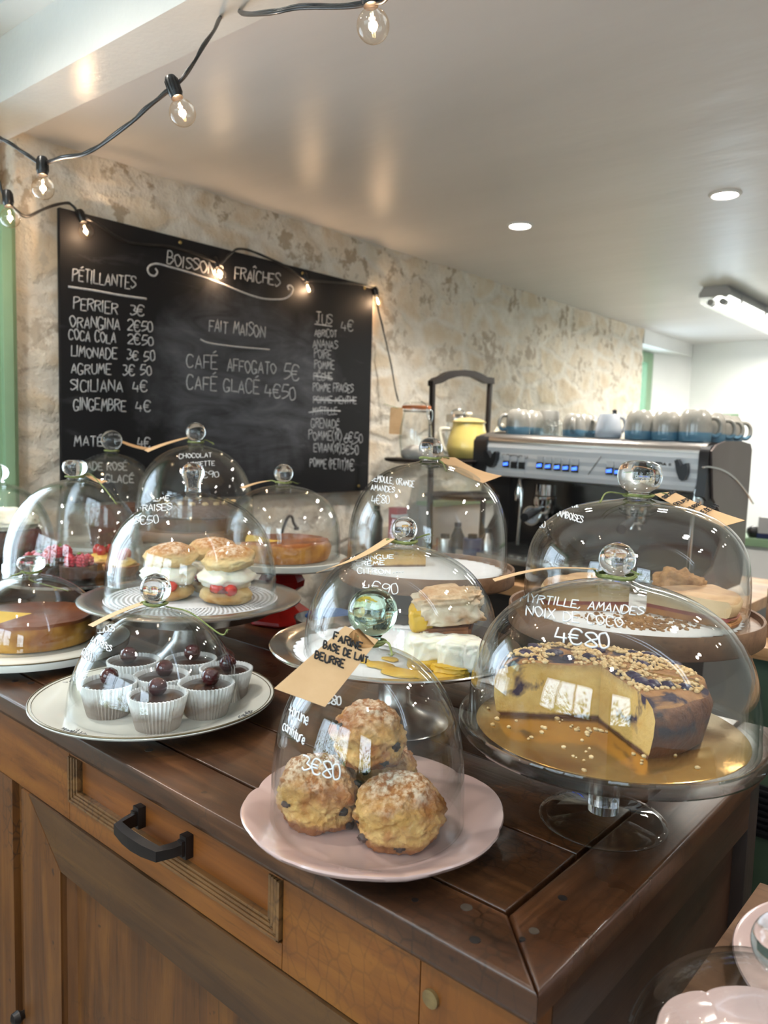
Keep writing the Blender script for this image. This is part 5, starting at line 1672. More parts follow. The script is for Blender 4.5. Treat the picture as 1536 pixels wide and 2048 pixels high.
for l in [('PÉTILLANTES', (105, 375), (398, 415), 57), ('PERRIER', (110, 508), (315, 530), 54), ('3€', (372, 534), (438, 540), 48), ('ORANGINA', (95, 590), (325, 605), 52), ('2€50', (360, 608), (480, 615), 46),
          ('COCA COLA', (88, 650), (305, 668), 46), ('2€50', (362, 670), (482, 678), 44), ('LIMONADE', (100, 727), (310, 742), 50), ('3€ 50', (358, 744), (488, 752), 44), ('AGRUME', (100, 808), (283, 813), 46),
          ('3€ 50', (340, 813), (473, 816), 44), ('SICILIANA', (95, 888), (338, 893), 52), ('4€', (385, 891), (452, 893), 46), ('GINGEMBRE', (110, 977), (353, 982), 54), ('4€', (400, 981), (465, 986), 48),
          ('MATÉ', (115, 1146), (245, 1146), 46), ('4€', (408, 1150), (465, 1152), 46), ('LIMONADE ROSÉ', (62, 1254), (358, 1258), 34), ('GLACÉ', (258, 1312), (388, 1318), 34),
          ('BOISSONS', (543, 297), (800, 358), 54), ('FRAÎCHES', (860, 366), (1068, 403), 56), ('FAIT MAISON', (742, 612), (1000, 642), 56),
          ('CAFÉ', (637, 778), (778, 784), 62), ('AFFOGATO', (825, 796), (1052, 813), 52), ('5€', (1088, 832), (1158, 836), 66), ('CAFÉ', (637, 876), (774, 886), 60), ('GLACÉ', (808, 890), (972, 905), 58), ('4€50', (998, 918), (1144, 929), 58)]:
    bw_(*l)
for l in [('JUS', (1240, 574), (1312, 580), 48), ('4€', (1355, 606), (1408, 613), 46), ('ABRICOT', (1232, 634), (1335, 640), 34), ('ANANAS', (1224, 687), (1338, 692), 38), ('POIRE', (1230, 736), (1308, 741), 40), ('POMME', (1232, 784), (1322, 788), 36),
          ('PÊCHE', (1228, 836), (1312, 838), 34), ('POMME FRAISES', (1225, 889), (1410, 896), 36), ('POMME MENTHE', (1226, 945), (1425, 949), 32), ('MYRTILLE', (1222, 999), (1335, 999), 34), ('GRENADÉ', (1216, 1059), (1345, 1063), 40),
          ('POMME(1l)', (1204, 1115), (1355, 1122), 42), ('6€50', (1368, 1126), (1455, 1131), 44), ('EVIAN(1l)', (1228, 1171), (1352, 1178), 40), ('3€50', (1358, 1180), (1435, 1183), 42), ('POMME (PETIT)', (1210, 1241), (1375, 1256), 42), ('1€', (1382, 1257), (1415, 1259), 46)]:
    bw_(*l, r=.0014)
for pts, r in (([(85, 403), (200, 420), (330, 443), (450, 460)], .0034), ([(700, 648), (740, 665), (860, 682), (1022, 696)], .0028), ([(1232, 577), (1312, 588)], .002), ([(1225, 818), (1315, 832)], .0026), ([(1226, 930), (1330, 934), (1425, 934)], .0024), ([(1203, 989), (1270, 980), (1352, 982)], .0024),
               ([(490, 318), (500, 335), (488, 352), (466, 347), (455, 325), (465, 305), (500, 297), (560, 312), (640, 335), (760, 375), (860, 415), (940, 445), (1000, 460), (1060, 463), (1095, 458), (1120, 440), (1131, 415), (1120, 398), (1106, 402), (1112, 418)], .0030)):
    line(grp(pts[0]), pts, bcast, r)
for k, bm in CH.items():
    for v in bm.verts:
        v.co.x = v.co.x * 0.35
    obj(k, bm, MT['chalk'], tb, angle=180)

# ------------------------------------------------------------------ string of bulbs
MT['cable'] = mat('black_cable', S((24, 22, 22)), None, 20, 0.35)
MT['filament'] = emit('warm_filament', (1.0, 0.66, 0.30, 1), 30.0)
ts = thing('string_lights', 'black cable of round warm bulbs looping under the ceiling and across the chalkboard', 'string lights', (-1.2, 1.1, 1.85))
TS = Vector((-1.2, 1.1, 1.85))
BULBS = [((741, 4), (746, 52), .93), ((349, 180), (365, 226), 1.17), ((85, 336), (86, 377), 1.42), ((17, 408), (20, 436), 1.62), ((165, 441), (172, 463), 1.985), ((434, 534), (440, 551), 2.33), ((612, 562), (617, 579), 2.60), ((752, 588), (756, 604), 2.86)]
for k, (a, b, z) in enumerate(BULBS):
    A = at_depth(a[0], a[1], z); B = at_depth(b[0], b[1], z)
    ax = (B - A).normalized()
    R_ = Vector((0, 0, -1)).rotation_difference(ax).to_matrix().to_4x4()
    Mx = Matrix.Translation(B - TS) @ R_
    r = .0200
    bm = bmesh.new()
    lathe(bm, [(0, .058), (.008, .0575), (.0100, .053), (.0104, .030), (.0092, .0285), (.0092, .024), (.0078, .0235), (0, .0235)], 20)
    for kx in range(12):
        an = 2 * PI * kx / 12
        tube(bm, [(.0104 * math.cos(an), .0104 * math.sin(an), .032), (.0101 * math.cos(an), .0101 * math.sin(an), .052)], .0008, 4)
    tube(bm, [(-.010, 0, .055), (-.014, 0, .050), (-.015, 0, .042), (-.012, 0, .036), (-.009, 0, .036)], .0012, 6)
    bmesh.ops.transform(bm, matrix=Mx, verts=bm.verts)
    h = obj('lamp_holder', bm, MT['cable'], ts, angle=40)
    bm = bmesh.new()
    prof = [(0.0075, .0235)] + [(r * math.sin(t), r * math.cos(t)) for t in [0.42 + (PI - 0.42) * i / 18 for i in range(19)]]
    prof[1] = (0.0085, .0205)
    prof[-1] = (0, -r)
    lathe(bm, prof, 32)
    bmesh.ops.transform(bm, matrix=Mx, verts=bm.verts)
    obj('bulb', bm, MT['bulb_glass'], h, angle=180)
    bm = bmesh.new()
    tube(bm, [(-.0016, 0, .016), (-.0019, 0, -.008)], .0007, 6)
    tube(bm, [(.0016, 0, .016), (.0019, 0, -.008)], .0007, 6)
    bmesh.ops.transform(bm, matrix=Mx, verts=bm.verts)
    obj('filament', bm, MT['filament'], h, angle=180)
    lamp('bulb_glow', 'POINT', B, 0.8 if k < 3 else 0.65, (1.0, 0.68, 0.42), shadow_soft_size=.006)
CAB = [[(790, -30, .90), (768, 2, .92), (742, 6, .93), (700, 14, .95), (600, 16, 1.0), (540, 27, 1.04), (488, 29, 1.16), (474, 22, 1.34), (446, 30, 1.34), (430, 58, 1.24), (400, 105, 1.175), (372, 150, 1.17), (350, 172, 1.17), (338, 182, 1.17), (300, 212, 1.20), (262, 246, 1.24), (200, 292, 1.31), (165, 310, 1.34), (120, 317, 1.38), (92, 328, 1.42), (80, 328, 1.43), (50, 308, 1.46), (20, 288, 1.49), (-10, 272, 1.52), (-60, 250, 1.58)],
       [(-30, 320, 1.60), (-6, 358, 1.61), (8, 392, 1.62), (17, 402, 1.62), (26, 415, 1.64), (45, 432, 1.70), (62, 432, 1.78), (90, 418, 1.90), (120, 411, 1.985), (140, 417, 1.995), (160, 434, 1.985), (185, 442, 1.99), (215, 462, 2.04), (250, 483, 2.09), (290, 490, 2.14), (330, 493, 2.19), (380, 506, 2.26), (424, 526, 2.33), (442, 528, 2.33), (455, 512, 2.36), (466, 501, 2.39), (485, 504, 2.43), (520, 513, 2.46), (560, 532, 2.53), (602, 560, 2.60), (622, 562, 2.62), (660, 566, 2.70), (710, 570, 2.80), (744, 578, 2.86), (756, 584, 2.87), (752, 610, 2.88), (764, 650, 2.90), (780, 720, 2.92), (792, 785, 2.94), (797, 803, 2.95)]]
for cab in CAB:
    bm = bmesh.new()
    P = [at_depth(*c) - TS for c in cab]
    for p in P:
        lim = -1.964 - TS.x + .003
        if p.x < lim:
            p.x = lim
    q = catmull(P, 5)
    tube(bm, q, .0026, 7)
    tube(bm, [Vector((p.x + .0012 * math.sin(i * 1.1), p.y + .0012 * math.cos(i * 1.1), p.z + .0028)) for i, p in enumerate(q)], .0022, 7)
    obj('cable', bm, MT['cable'], ts, angle=180)

# ------------------------------------------------------------------ ceiling lights
MT['led'] = emit('led_disc', (1.0, 0.94, 0.84, 1), 22.0)
for k, (x, y) in enumerate(SPOTS + FRONT_SPOTS):
    zc = 2.043 if k < len(SPOTS) else 2.42
    names = {0: 'recessed ceiling spotlight nearer the stone wall, above the chalkboard end of the coffee machine', 1: 'recessed ceiling spotlight at the right, above the coffee machine'}
    t = thing('downlight', names.get(k, 'recessed ceiling spotlight beyond the edge of the picture'), 'ceiling light', (x, y, zc), 0, None if k < 2 else 'recessed spotlights out of view')
    bm = bmesh.new(); lathe(bm, [(.034, -.002), (.036, -.006), (.043, -.004), (.045, 0), (.034, 0), (.034, -.002)], 40)
    obj('trim_ring', bm, MT['white'], t)
    bm = bmesh.new(); lathe(bm, [(0, -.0025), (.0335, -.0025), (.0335, -.001), (0, -.001)], 32)
    obj('lens', bm, MT['led'], t)
t = thing('strip_light', 'long ceiling strip light with a clear cover at the upper right', 'ceiling light', (-1.225, 3.62, 2.043))
MT['grey_plastic'] = mat('grey_plastic', S((176, 176, 178)), S((190, 190, 192)), 4, 0.5)
MT['tube'] = emit('light_tube', (1.0, 0.96, 0.88, 1), 9.0)
bm = bmesh.new(); prism(bm, [(-.05, 0), (.05, 0), (.068, -.030), (.068, -.046), (-.068, -.046), (-.068, -.030)], 'y', 0, 1.9)
obj('housing', bm, MT['grey_plastic'], t, angle=30)
bm = bmesh.new(); prism(bm, [(-.064, -.047), (.064, -.047), (.060, -.075), (.035, -.094), (-.035, -.094), (-.060, -.075)], 'y', .004, 1.896)
obj('cover', bm, MT['pane'], t, angle=30)
for x in (-.026, .026):
    bm = bmesh.new(); tube(bm, [(x, .075, -.066), (x, 1.84, -.066)], .013, 16)
    obj('light_tube', bm, MT['tube'], t, angle=60)
    bm = bmesh.new(); tube(bm, [(x, .03, -.066), (x, .074, -.066)], .0145, 16)
    obj('tube_cap', bm, MT['grey_plastic'], t, angle=60)
for k in range(5):
    for s in (-1, 1):
        bm = bmesh.new(); box(bm, s * .067 - .004, s * .067 + .004, .16 + k * .38, .175 + k * .38, -.062, -.022, .001)
        obj('clip', bm, MT['grey_plastic'], t)

# ------------------------------------------------------------------ back counter, rack and what stands on it
ZB = .885
TILT = math.radians(1.15)
XT = -1.50
def drop(x):
    return -(x - XT) * math.tan(TILT)
def level_to_floor(t):
    t.rotation_euler = (0, TILT, 0)
    t.location.z += drop(t.location.x)
t = thing('back_counter', 'work counter with a wooden top left of the coffee machine', 'counter', (-1.74, 2.45, 0))
bm = bmesh.new(); box(bm, -.18, .18, -.45, .42, ZB - .035, ZB, .003)
obj('worktop', bm, MT['pale_wood'], t)
bm = bmesh.new(); box(bm, -.17, .18, -.41, .41, 0.02, ZB - .036)
obj('body', bm, MT['dark'], t)
t = thing('machine_bench', 'dark bench with a wooden top, a little out of level, under the coffee machine', 'counter', (-1.12, 2.45, 0))
bm = bmesh.new(); box(bm, -.43, .46, -.42, .42, ZB - .035, ZB, .003)
obj('worktop', bm, MT['pale_wood'], t)
bm = bmesh.new(); box(bm, -.425, .44, -.38, .41, 0.02, ZB - .036)
obj('body', bm, MT['dark'], t)
level_to_floor(t)

t = thing('tiered_rack', 'black wooden tiered rack with an arched handle before the stone wall', 'rack', (-1.72, 2.36, ZB))
o0 = Vector((-1.72, 2.36, ZB))
pl, pr = on_x(865, 770, -1.75), on_x(980, 765, -1.75)
bm = bmesh.new()
for (a, b) in ((pl, on_x(859, 1075, -1.75)), (pr, on_x(962, 1075, -1.75))):
    d = Vector((b.x - a.x, b.y - a.y, ZB - a.z))
    for s in ((0, 1.0),):
        A = a - o0; B = Vector((b.x, b.y, ZB + .002)) - o0
        prof = [(-.008, -.008), (.008, -.008), (.008, .008), (-.008, .008)]
        ra = [bm.verts.new(A + Vector((p, q, 0))) for p, q in prof]
        rb = [bm.verts.new(B + Vector((p, q, 0))) for p, q in prof]
        for i in range(4):
            bm.faces.new([ra[i], ra[(i + 1) % 4], rb[(i + 1) % 4], rb[i]])
        bm.faces.new(ra); bm.faces.new(rb)
bmesh.ops.recalc_face_normals(bm, faces=bm.faces)
obj('posts', bm, MT['black_metal'], t, angle=30)
bm = bmesh.new()
top = [on_x(px, py, -1.75) for px, py in ((861, 762), (868, 756), (878, 753), (890, 745), (905, 741), (925, 740), (945, 742), (960, 748), (970, 754), (984, 756))]
low = [on_x(px, py, -1.75) for px, py in ((861, 772), (868, 769), (880, 766), (892, 759), (908, 754), (925, 752), (944, 754), (958, 761), (970, 767), (984, 768))]
A = [bm.verts.new(p - o0 + Vector((.012, 0, 0))) for p in top]; B = [bm.verts.new(p - o0 + Vector((.012, 0, 0))) for p in low]
A2 = [bm.verts.new(p - o0 + Vector((-.012, 0, 0))) for p in top]; B2 = [bm.verts.new(p - o0 + Vector((-.012, 0, 0))) for p in low]
for i in range(len(A) - 1):
    bm.faces.new([A[i], A[i + 1], B[i + 1], B[i]]); bm.faces.new([A2[i + 1], A2[i], B2[i], B2[i + 1]])
    bm.faces.new([A[i + 1], A[i], A2[i], A2[i + 1]]); bm.faces.new([B[i], B[i + 1], B2[i + 1], B2[i]])
bm.faces.new([A[0], B[0], B2[0], A2[0]]); bm.faces.new([A[-1], A2[-1], B2[-1], B[-1]])
bmesh.ops.recalc_face_normals(bm, faces=bm.faces)
obj('arched_handle', bm, MT['black_metal'], t, angle=50)
bm = bmesh.new()
ZR = 1.245
yl, yr = on_x(864, 915, -1.75).y, on_x(966, 915, -1.75).y
box(bm, -.04, -.02, yl - .02 - o0.y, yr + .02 - o0.y, ZR - .03 - ZB, ZR - .008 - ZB, .002)
box(bm, -.04, -.02, yl - .01 - o0.y, yr + .01 - o0.y, 1.095 - ZB, 1.12 - ZB, .002)
obj('cross_bar', bm, MT['black_metal'], t)
for (cx, cyy, rr, zz) in ((-1.655, 2.15, .165, ZR), (-1.795, 2.535, .150, ZR + .001), (-1.70, 2.42, .155, 1.11)):
    bm = bmesh.new(); lathe(bm, [(0, -.012), (rr * .8, -.012), (rr, -.004), (rr + .003, .004), (rr - .001, .006), (rr - .006, -.001), (0, -.001)], 56, c=(cx - o0.x, cyy - o0.y, zz - ZB))
    obj('round_tray', bm, MT['black_metal'], t, angle=50)
# clip top jar
jc = Vector((-1.66, 2.06, ZR - .0005))
t = thing('clip_top_jar', 'clip top glass jar with an orange rubber seal on the black rack', 'jar', jc)
bm = bmesh.new()
prof = [(0, .001), (.040, .001), (.046, .006), (.053, .035), (.057, .070), (.055, .110), (.047, .150), (.044, .165), (.044, .176)]
inn = [(r - .003, z + .003 if k < 3 else z) for k, (r, z) in enumerate(prof)]
lathe(bm, prof + [(.041, .176)] + inn[::-1][1:-1] + [(0, .004)], 48); bmesh.ops.recalc_face_normals(bm, faces=bm.faces)
obj('body', bm, MT['glass'], t, angle=60)
bm = bmesh.new(); lathe(bm, [(.040, .1765), (.049, .1765), (.050, .181), (.049, .1855), (.040, .1855), (.040, .1765)], 48)
obj('rubber_seal', bm, mat('orange_rubber', S((196, 112, 62)), None, 20, 0.6), t)
bm = bmesh.new(); lathe(bm, [(0, .187), (.045, .186), (.047, .190), (.040, .196), (.02, .199), (0, .199)], 48)
obj('lid', bm, MT['glass'], t, angle=60)
bm = bmesh.new()
tube(bm, [(.046 * math.cos(a), .046 * math.sin(a), .168) for a in [2 * PI * k / 40 for k in range(40)]], .0016, 6, closed=True)
tube(bm, catmull([(.047, .0, .168), (.058, .006, .172), (.062, .01, .160), (.060, .01, .135), (.054, .008, .120), (.058, -.006, .140), (.052, -.008, .165), (.047, -.006, .188), (.02, 0, .201)], 5), .0016, 6)
obj('wire_bail', bm, MT['chrome'], t, angle=180)
bm = bmesh.new(); lump(bm, .048, .048, .030, .10, 2, 2, 3, flat=.6, c=(0, 0, .024))
obj('sugar', bm, mat('pale_powder', S((206, 198, 190)), None, 50, 0.9), t, angle=180)
P = [at_depth(797, 812, 2.80), at_depth(812, 817, 2.80), at_depth(805, 869, 2.79), at_depth(778, 868, 2.80)]
base = P[0]
t = thing('kraft_tag', 'kraft tag hanging at the left of the clip top jar', 'price tag', base)
bm = bmesh.new(); slab(bm, [at_depth(781, 815, 2.81) - base, at_depth(806, 815, 2.80) - base, at_depth(804, 869, 2.80) - base, at_depth(778, 868, 2.81) - base], .0008)
obj('card', bm, MT['kraft'], t, angle=60)
bm = bmesh.new(); tube(bm, [p - base for p in catmull([at_depth(768, 808, 2.82), at_depth(782, 812, 2.81), at_depth(795, 816, 2.80), at_depth(812, 816, 2.86)], 4)], .0012, 6)
obj('twine', bm, MT['string'], t, angle=180)
# teapot and storage jar
MT['yellow_enamel'] = mat('yellow_enamel', S((218, 196, 112)), S((226, 206, 124)), 5, 0.25, coat=0.4)
MT['cream_enamel'] = mat('cream_enamel', S((232, 226, 208)), None, 5, 0.25, coat=0.4)
tc = EYE + ray(935, 912) * 3.00
tc.z = ZR + .0008
ang = math.atan2(RIGHT.y, RIGHT.x)
t = thing('teapot', 'yellow enamel teapot with a cream handle and spout', 'teapot', tc, ang)
t.scale = (1.17,) * 3
bm = bmesh.new(); lathe(bm, [(0, 0), (.050, 0), (.060, .006), (.070, .030), (.071, .045), (.064, .075), (.056, .100), (.053, .118), (.054, .122), (.050, .122), (.050, .118), (0, .118)], 56)
obj('body', bm, MT['yellow_enamel'], t, angle=60)
bm = bmesh.new(); lathe(bm, [(.0565, .122), (.0575, .125), (.050, .130), (.030, .137), (.010, .139), (0, .139)], 48)
obj('lid', bm, mat('pale_yellow_enamel', S((232, 208, 140)), None, 5, 0.3, coat=0.3), t, angle=60)
bm = bmesh.new(); lathe(bm, [(0, .138), (.006, .138), (.006, .142), (.013, .148), (.013, .152), (.008, .157), (0, .158)], 24)
obj('lid_knob', bm, MT['cream_enamel'], t, angle=60)
bm = bmesh.new(); tube(bm, catmull([(-.052, 0, .098), (-.075, 0, .100), (-.092, 0, .098), (-.095, 0, .085), (-.088, 0, .055), (-.078, 0, .030), (-.066, 0, .022)], 6), .0065, 10)
obj('handle', bm, MT['cream_enamel'], t, angle=180)
bm = bmesh.new(); tube(bm, catmull([(.060, 0, .040), (.078, 0, .060), (.092, 0, .090), (.106, 0, .112), (.116, 0, .118)], 6), [.016 - .0105 * i / 24 for i in range(25)], 14)
obj('spout', bm, MT['cream_enamel'], t, angle=180)
t = thing('glass_storage_jar', 'glass jar with a steel lid and loop handle behind the yellow teapot', 'jar', (on_z(914, 906, ZR).x, on_z(914, 906, ZR).y, ZR - .0005))
t.location = EYE + ray(913, 905) * 3.20
t.location.z = ZR - .0005
t.scale = (1.1,) * 3
bm = bmesh.new(); lathe(bm, [(0, 0), (.046, 0), (.048, .005), (.044, .09), (.040, .135), (.037, .135), (.041, .09), (.045, .006), (0, .004)], 44); bmesh.ops.recalc_face_normals(bm, faces=bm.faces)
obj('body', bm, MT['glass'], t, angle=60)
bm = bmesh.new(); lathe(bm, [(0, .136), (.043, .136), (.044, .140), (.044, .162), (.041, .165), (0, .165)], 44)
obj('lid', bm, MT['steel'], t, angle=50)
bm = bmesh.new(); tube(bm, catmull([(-.024, 0, .165), (-.020, 0, .178), (0, 0, .184), (.020, 0, .178), (.024, 0, .165)], 6), .0025, 8)
obj('loop_handle', bm, MT['chrome'], t, angle=180, rot=(0, 0, ang))

# ------------------------------------------------------------------ espresso machine
MX0, MX1, MY, MZ = -1.515, -0.728, 2.20, ZB
t = thing('espresso_machine', 'two group espresso machine with a silver front panel and blue lit buttons', 'coffee machine', ((MX0 + MX1) / 2, 2.40, ZB))
oM = Vector(((MX0 + MX1) / 2, 2.40, ZB))
_q = on_y
def on_y(px, py, y):
    p = _q(px, py, y)
    if 2.1 < y < 2.4 and 900 < px < 1450:
        p = p + Vector((0, 0, -drop(p.x)))
    return p
def mpart(name, bm, m, angle=35, parent=None):
    for v in bm.verts:
        v.co -= oM
    return obj(name, bm, m, parent or t, angle=angle)
level_to_floor(t)
MT['hood'] = mat('brushed_hood_steel', S((176, 172, 168)), S((188, 184, 180)), 2, 0.30, 1.0, bump=0.03, bscale=220, bdist=0.001)
MT['panel'] = mat('silver_panel', S((214, 217, 221)), S((222, 225, 228)), 2, 0.36, 0.15)
MT['side'] = mat('bronze_side_panel', S((112, 102, 98)), S((124, 114, 109)), 3, 0.38, 0.6)
bm = bmesh.new()
prism(bm, [(2.195, 1.317), (2.197, 1.330), (2.212, 1.342), (2.24, 1.346), (2.56, 1.346), (2.56, 1.20), (2.30, 1.20), (2.21, 1.205)], 'x', MX0 + .03, MX1 - .02)
mpart('hood', bm, MT['hood'], 50)
bm = bmesh.new()
prism(bm, [(2.196, 1.316), (2.191, 1.300), (2.194, 1.284), (2.190, 1.270), (2.194, 1.258), (2.190, 1.245), (2.194, 1.232), (2.189, 1.222), (2.194, 1.208), (2.205, 1.204), (2.22, 1.204), (2.22, 1.316)], 'x', -1.462, -.762)
mpart('front_panel', bm, MT['panel'], 25)
for x0, x1 in ((MX0, -1.463), (-.761, -.735)):
    bm = bmesh.new()
    prism(bm, [(2.185, 1.318), (2.20, 1.334), (2.24, 1.340), (2.24, 1.19), (2.20, 1.185), (2.178, 1.196), (2.186, 1.25)], 'x', x0, x1)
    mpart('end_cap', bm, MT['black'], 50)
for x0, x1 in ((MX0 - .002, MX0 + .022), (-.734, MX1)):
    bm = bmesh.new()
    prism(bm, [(2.19, 1.322), (2.225, 1.340), (2.30, 1.352), (2.44, 1.355), (2.535, 1.348), (2.556, 1.330), (2.575, .93), (2.56, .905), (2.16, .905), (2.16, .955), (2.28, .99), (2.34, 1.06), (2.33, 1.13), (2.235, 1.19)], 'x', x0, x1)
    mpart('side_panel', bm, MT['side'], 30)
bm = bmesh.new()
tube(bm, catmull([on_x(px, py, MX1 + .001) for px, py in ((1400, 923), (1413, 922), (1440, 929), (1465, 946), (1488, 973), (1503, 997))], 6), .003, 8)
mpart('side_trim', bm, MT['chrome'], 180)
bm = bmesh.new(); box(bm, MX0 + .022, -.734, 2.40, 2.56, .905, 1.20)
mpart('back_panel', bm, mat('dark_steel', S((86, 82, 80)), S((98, 94, 92)), 3, 0.25, 0.9))
bm = bmesh.new(); box(bm, MX0 + .025, -.737, 2.10, 2.40, .905, .935, .004); 
mpart('drip_base', bm, MT['dark'])
bm = bmesh.new(); box(bm, MX0 + .02, -.73, 2.085, 2.40, .936, .958, .005)
for k in range(26):
    box(bm, MX0 + .05 + k * .0275, MX0 + .065 + k * .0275, 2.11, 2.38, .957, .961)
mpart('drip_tray', bm, MT['steel'])
for x in (MX0 + .06, -.79):
    for y in (2.20, 2.50):
        bm = bmesh.new(); lathe(bm, [(0, 0), (.022, 0), (.020, .021), (0, .021)], 20, c=(x, y, ZB))
        mpart('foot', bm, MT['black'])
# lit buttons with their label tiles
MT['blue_led'] = emit('blue_led', (0.05, 0.16, 1.0, 1), 2.2)
MT['tile'] = mat('button_label', S((206, 208, 212)), None, 5, 0.5)
for px, py, on in ((1009, 928, 1), (1024.5, 930, 0), (1040, 931, 0), (1076, 931, 1), (1093, 933, 1), (1111, 934.5, 1), (1128, 936, 1), (1146, 937.5, 1), (1215, 942, 1), (1232, 944, 1), (1249, 946, 1), (1266, 948, 1), (1283, 949, 1)):
    p = on_y(px, py, 2.19)
    bm = bmesh.new(); box(bm, p.x - .0105, p.x + .0105, 2.184, 2.192, p.z - .011, p.z + .011, .001)
    b = mpart('button', bm, MT['dark'])
    bm = bmesh.new(); prism(bm, [(p.x - .0085, p.z - .005), (p.x + .0085, p.z - .003), (p.x + .0085, p.z + .007), (p.x - .0085, p.z + .004)], 'y', 2.1835, 2.1838)
    mpart('button_light', bm, MT['blue_led'] if on else MT['black'], 35, b)
    bm = bmesh.new(); box(bm, p.x - .011, p.x + .011, 2.187, 2.192, p.z + .012, p.z + .030, .0005)
    mpart('button_label', bm, MT['tile'], 35, b)
def mcast(px, py):
    p = on_y(px, py, 2.1895)
    return p
bm = bmesh.new()
write(bm, 'SIMONELLI', (1009, 913), (1051, 917), 4.6, mcast, .0011, jit=.05)
tube(bm, [mcast(1003.5 + 2.8 * math.cos(a), 911 + 3 * math.sin(a)) for a in [2 * PI * k / 16 for k in range(16)]], .0006, 4, closed=True)
write(bm, 'APPIA II', (1298, 928.5), (1336, 931.5), 5.2, mcast, .0011, jit=.03)
mpart('brand_lettering', bm, MT['dark'], 180)
bm = bmesh.new(); tube(bm, [on_y(1197, 913, 2.1885), on_y(1172, 949, 2.1885)], .0010, 6)
mpart('panel_joint', bm, MT['dark'], 180)
for poly in ([(966, 903), (973, 901), (978, 910), (981, 917), (984, 908), (989, 902), (992, 905), (991, 918), (986, 931), (980, 935), (974, 932), (969, 918)],
             [(1346, 921), (1352, 918), (1357, 926), (1359, 936), (1363, 928), (1370, 926), (1372, 934), (1371, 948), (1367, 959), (1361, 962), (1355, 957), (1350, 942)]):
    bm = bmesh.new()
    pts = [on_y(px, py, 2.18) for px, py in poly]
    prism(bm, [(p.x, p.z) for p in pts], 'y', 2.168, 2.19)
    mpart('steam_lever', bm, MT['black'], 50)
for gx in (-1.285, -.965):
    bm = bmesh.new(); lathe(bm, [(0, .0), (.036, 0), (.038, .008), (.038, .03), (.034, .034), (.034, .07), (0, .07)], 32, c=(gx, 2.285, 1.115))
    g = mpart('brew_group', bm, MT['chrome'], 40)
    bm = bmesh.new(); lathe(bm, [(0, 0), (.030, 0), (.034, .01), (.034, .024), (0, .024)], 32, c=(gx, 2.285, 1.090))
    mpart('filter_basket', bm, MT['chrome'], 40, g)
    bm = bmesh.new(); tube(bm, [(gx, 2.25, 1.102), (gx + .02, 2.18, 1.098), (gx + .035, 2.10, 1.088)], [.009, .013, .014], 14)
    mpart('filter_handle', bm, MT['black'], 60, g)
    bm = bmesh.new(); tube(bm, [(gx - .008, 2.285, 1.09), (gx - .014, 2.28, 1.07)], .006, 10); tube(bm, [(gx + .008, 2.285, 1.09), (gx + .014, 2.28, 1.07)], .006, 10)
    mpart('coffee_spout', bm, MT['chrome'], 60, g)
for px0, px1 in ((1040, 1040), (1400, 1385)):
    a = on_y(px0, 955, 2.21); b = on_y(px1, 995, 2.19)
    bm = bmesh.new(); tube(bm, catmull([(a.x, 2.24, a.z), (a.x, 2.20, a.z - .01), (b.x, 2.19, b.z), (b.x, 2.185, .985)], 6), .006, 10)
    lathe(bm, [(0, 0), (.011, 0), (.013, .02), (.009, .045), (.006, .06)], 16, c=(a.x, 2.197, a.z - .075))
    mpart('steam_wand', bm, MT['chrome'], 60)
gp = on_y(1063, 1031, 2.33)
bm = bmesh.new(); lathe(bm, [(0, .004), (.027, .004), (.029, .010), (.034, .010), (.036, .0), (.036, -.03), (0, -.03)], 40)
bmesh.ops.rotate(bm, cent=(0, 0, 0), matrix=Matrix.Rotation(PI / 2, 3, 'X'), verts=bm.verts)
for v in bm.verts:
    v.co += gp
g = mpart('pressure_gauge', bm, MT['chrome'], 40)
bm = bmesh.new(); lathe(bm, [(0, .0045), (.027, .0045), (.027, .005), (0, .006)], 40)
bmesh.ops.rotate(bm, cent=(0, 0, 0), matrix=Matrix.Rotation(PI / 2, 3, 'X'), verts=bm.verts)
for v in bm.verts:
    v.co += gp
mpart('dial', bm, MT['tile'], 40, g)
bm = bmesh.new(); tube(bm, [gp + Vector((.008, -.0068, -.010)), gp + Vector((-.012, -.0068, .014))], .0012, 5)
for k in range(9):
    a = -0.7 + k * (PI + 1.4) / 8
    tube(bm, [gp + Vector((math.cos(a) * .021, -.0068, math.sin(a) * .021)), gp + Vector((math.cos(a) * .025, -.0068, math.sin(a) * .025))], .0006, 4)
mpart('needle', bm, MT['black'], 180, g)
bm = bmesh.new()
for y, z in ((2.225, 1.364), (2.54, 1.364)):
    tube(bm, [(MX0 + .04, y, z), (-.76, y, z)], .004, 8)
for x in (MX0 + .04, -1.12, -.76):
    for y in (2.225, 2.54):
        tube(bm, [(x, y, 1.345), (x, y, 1.364)], .0035, 8)
# the rail is kept low at the back only, where the cups are stacked
bm.free()

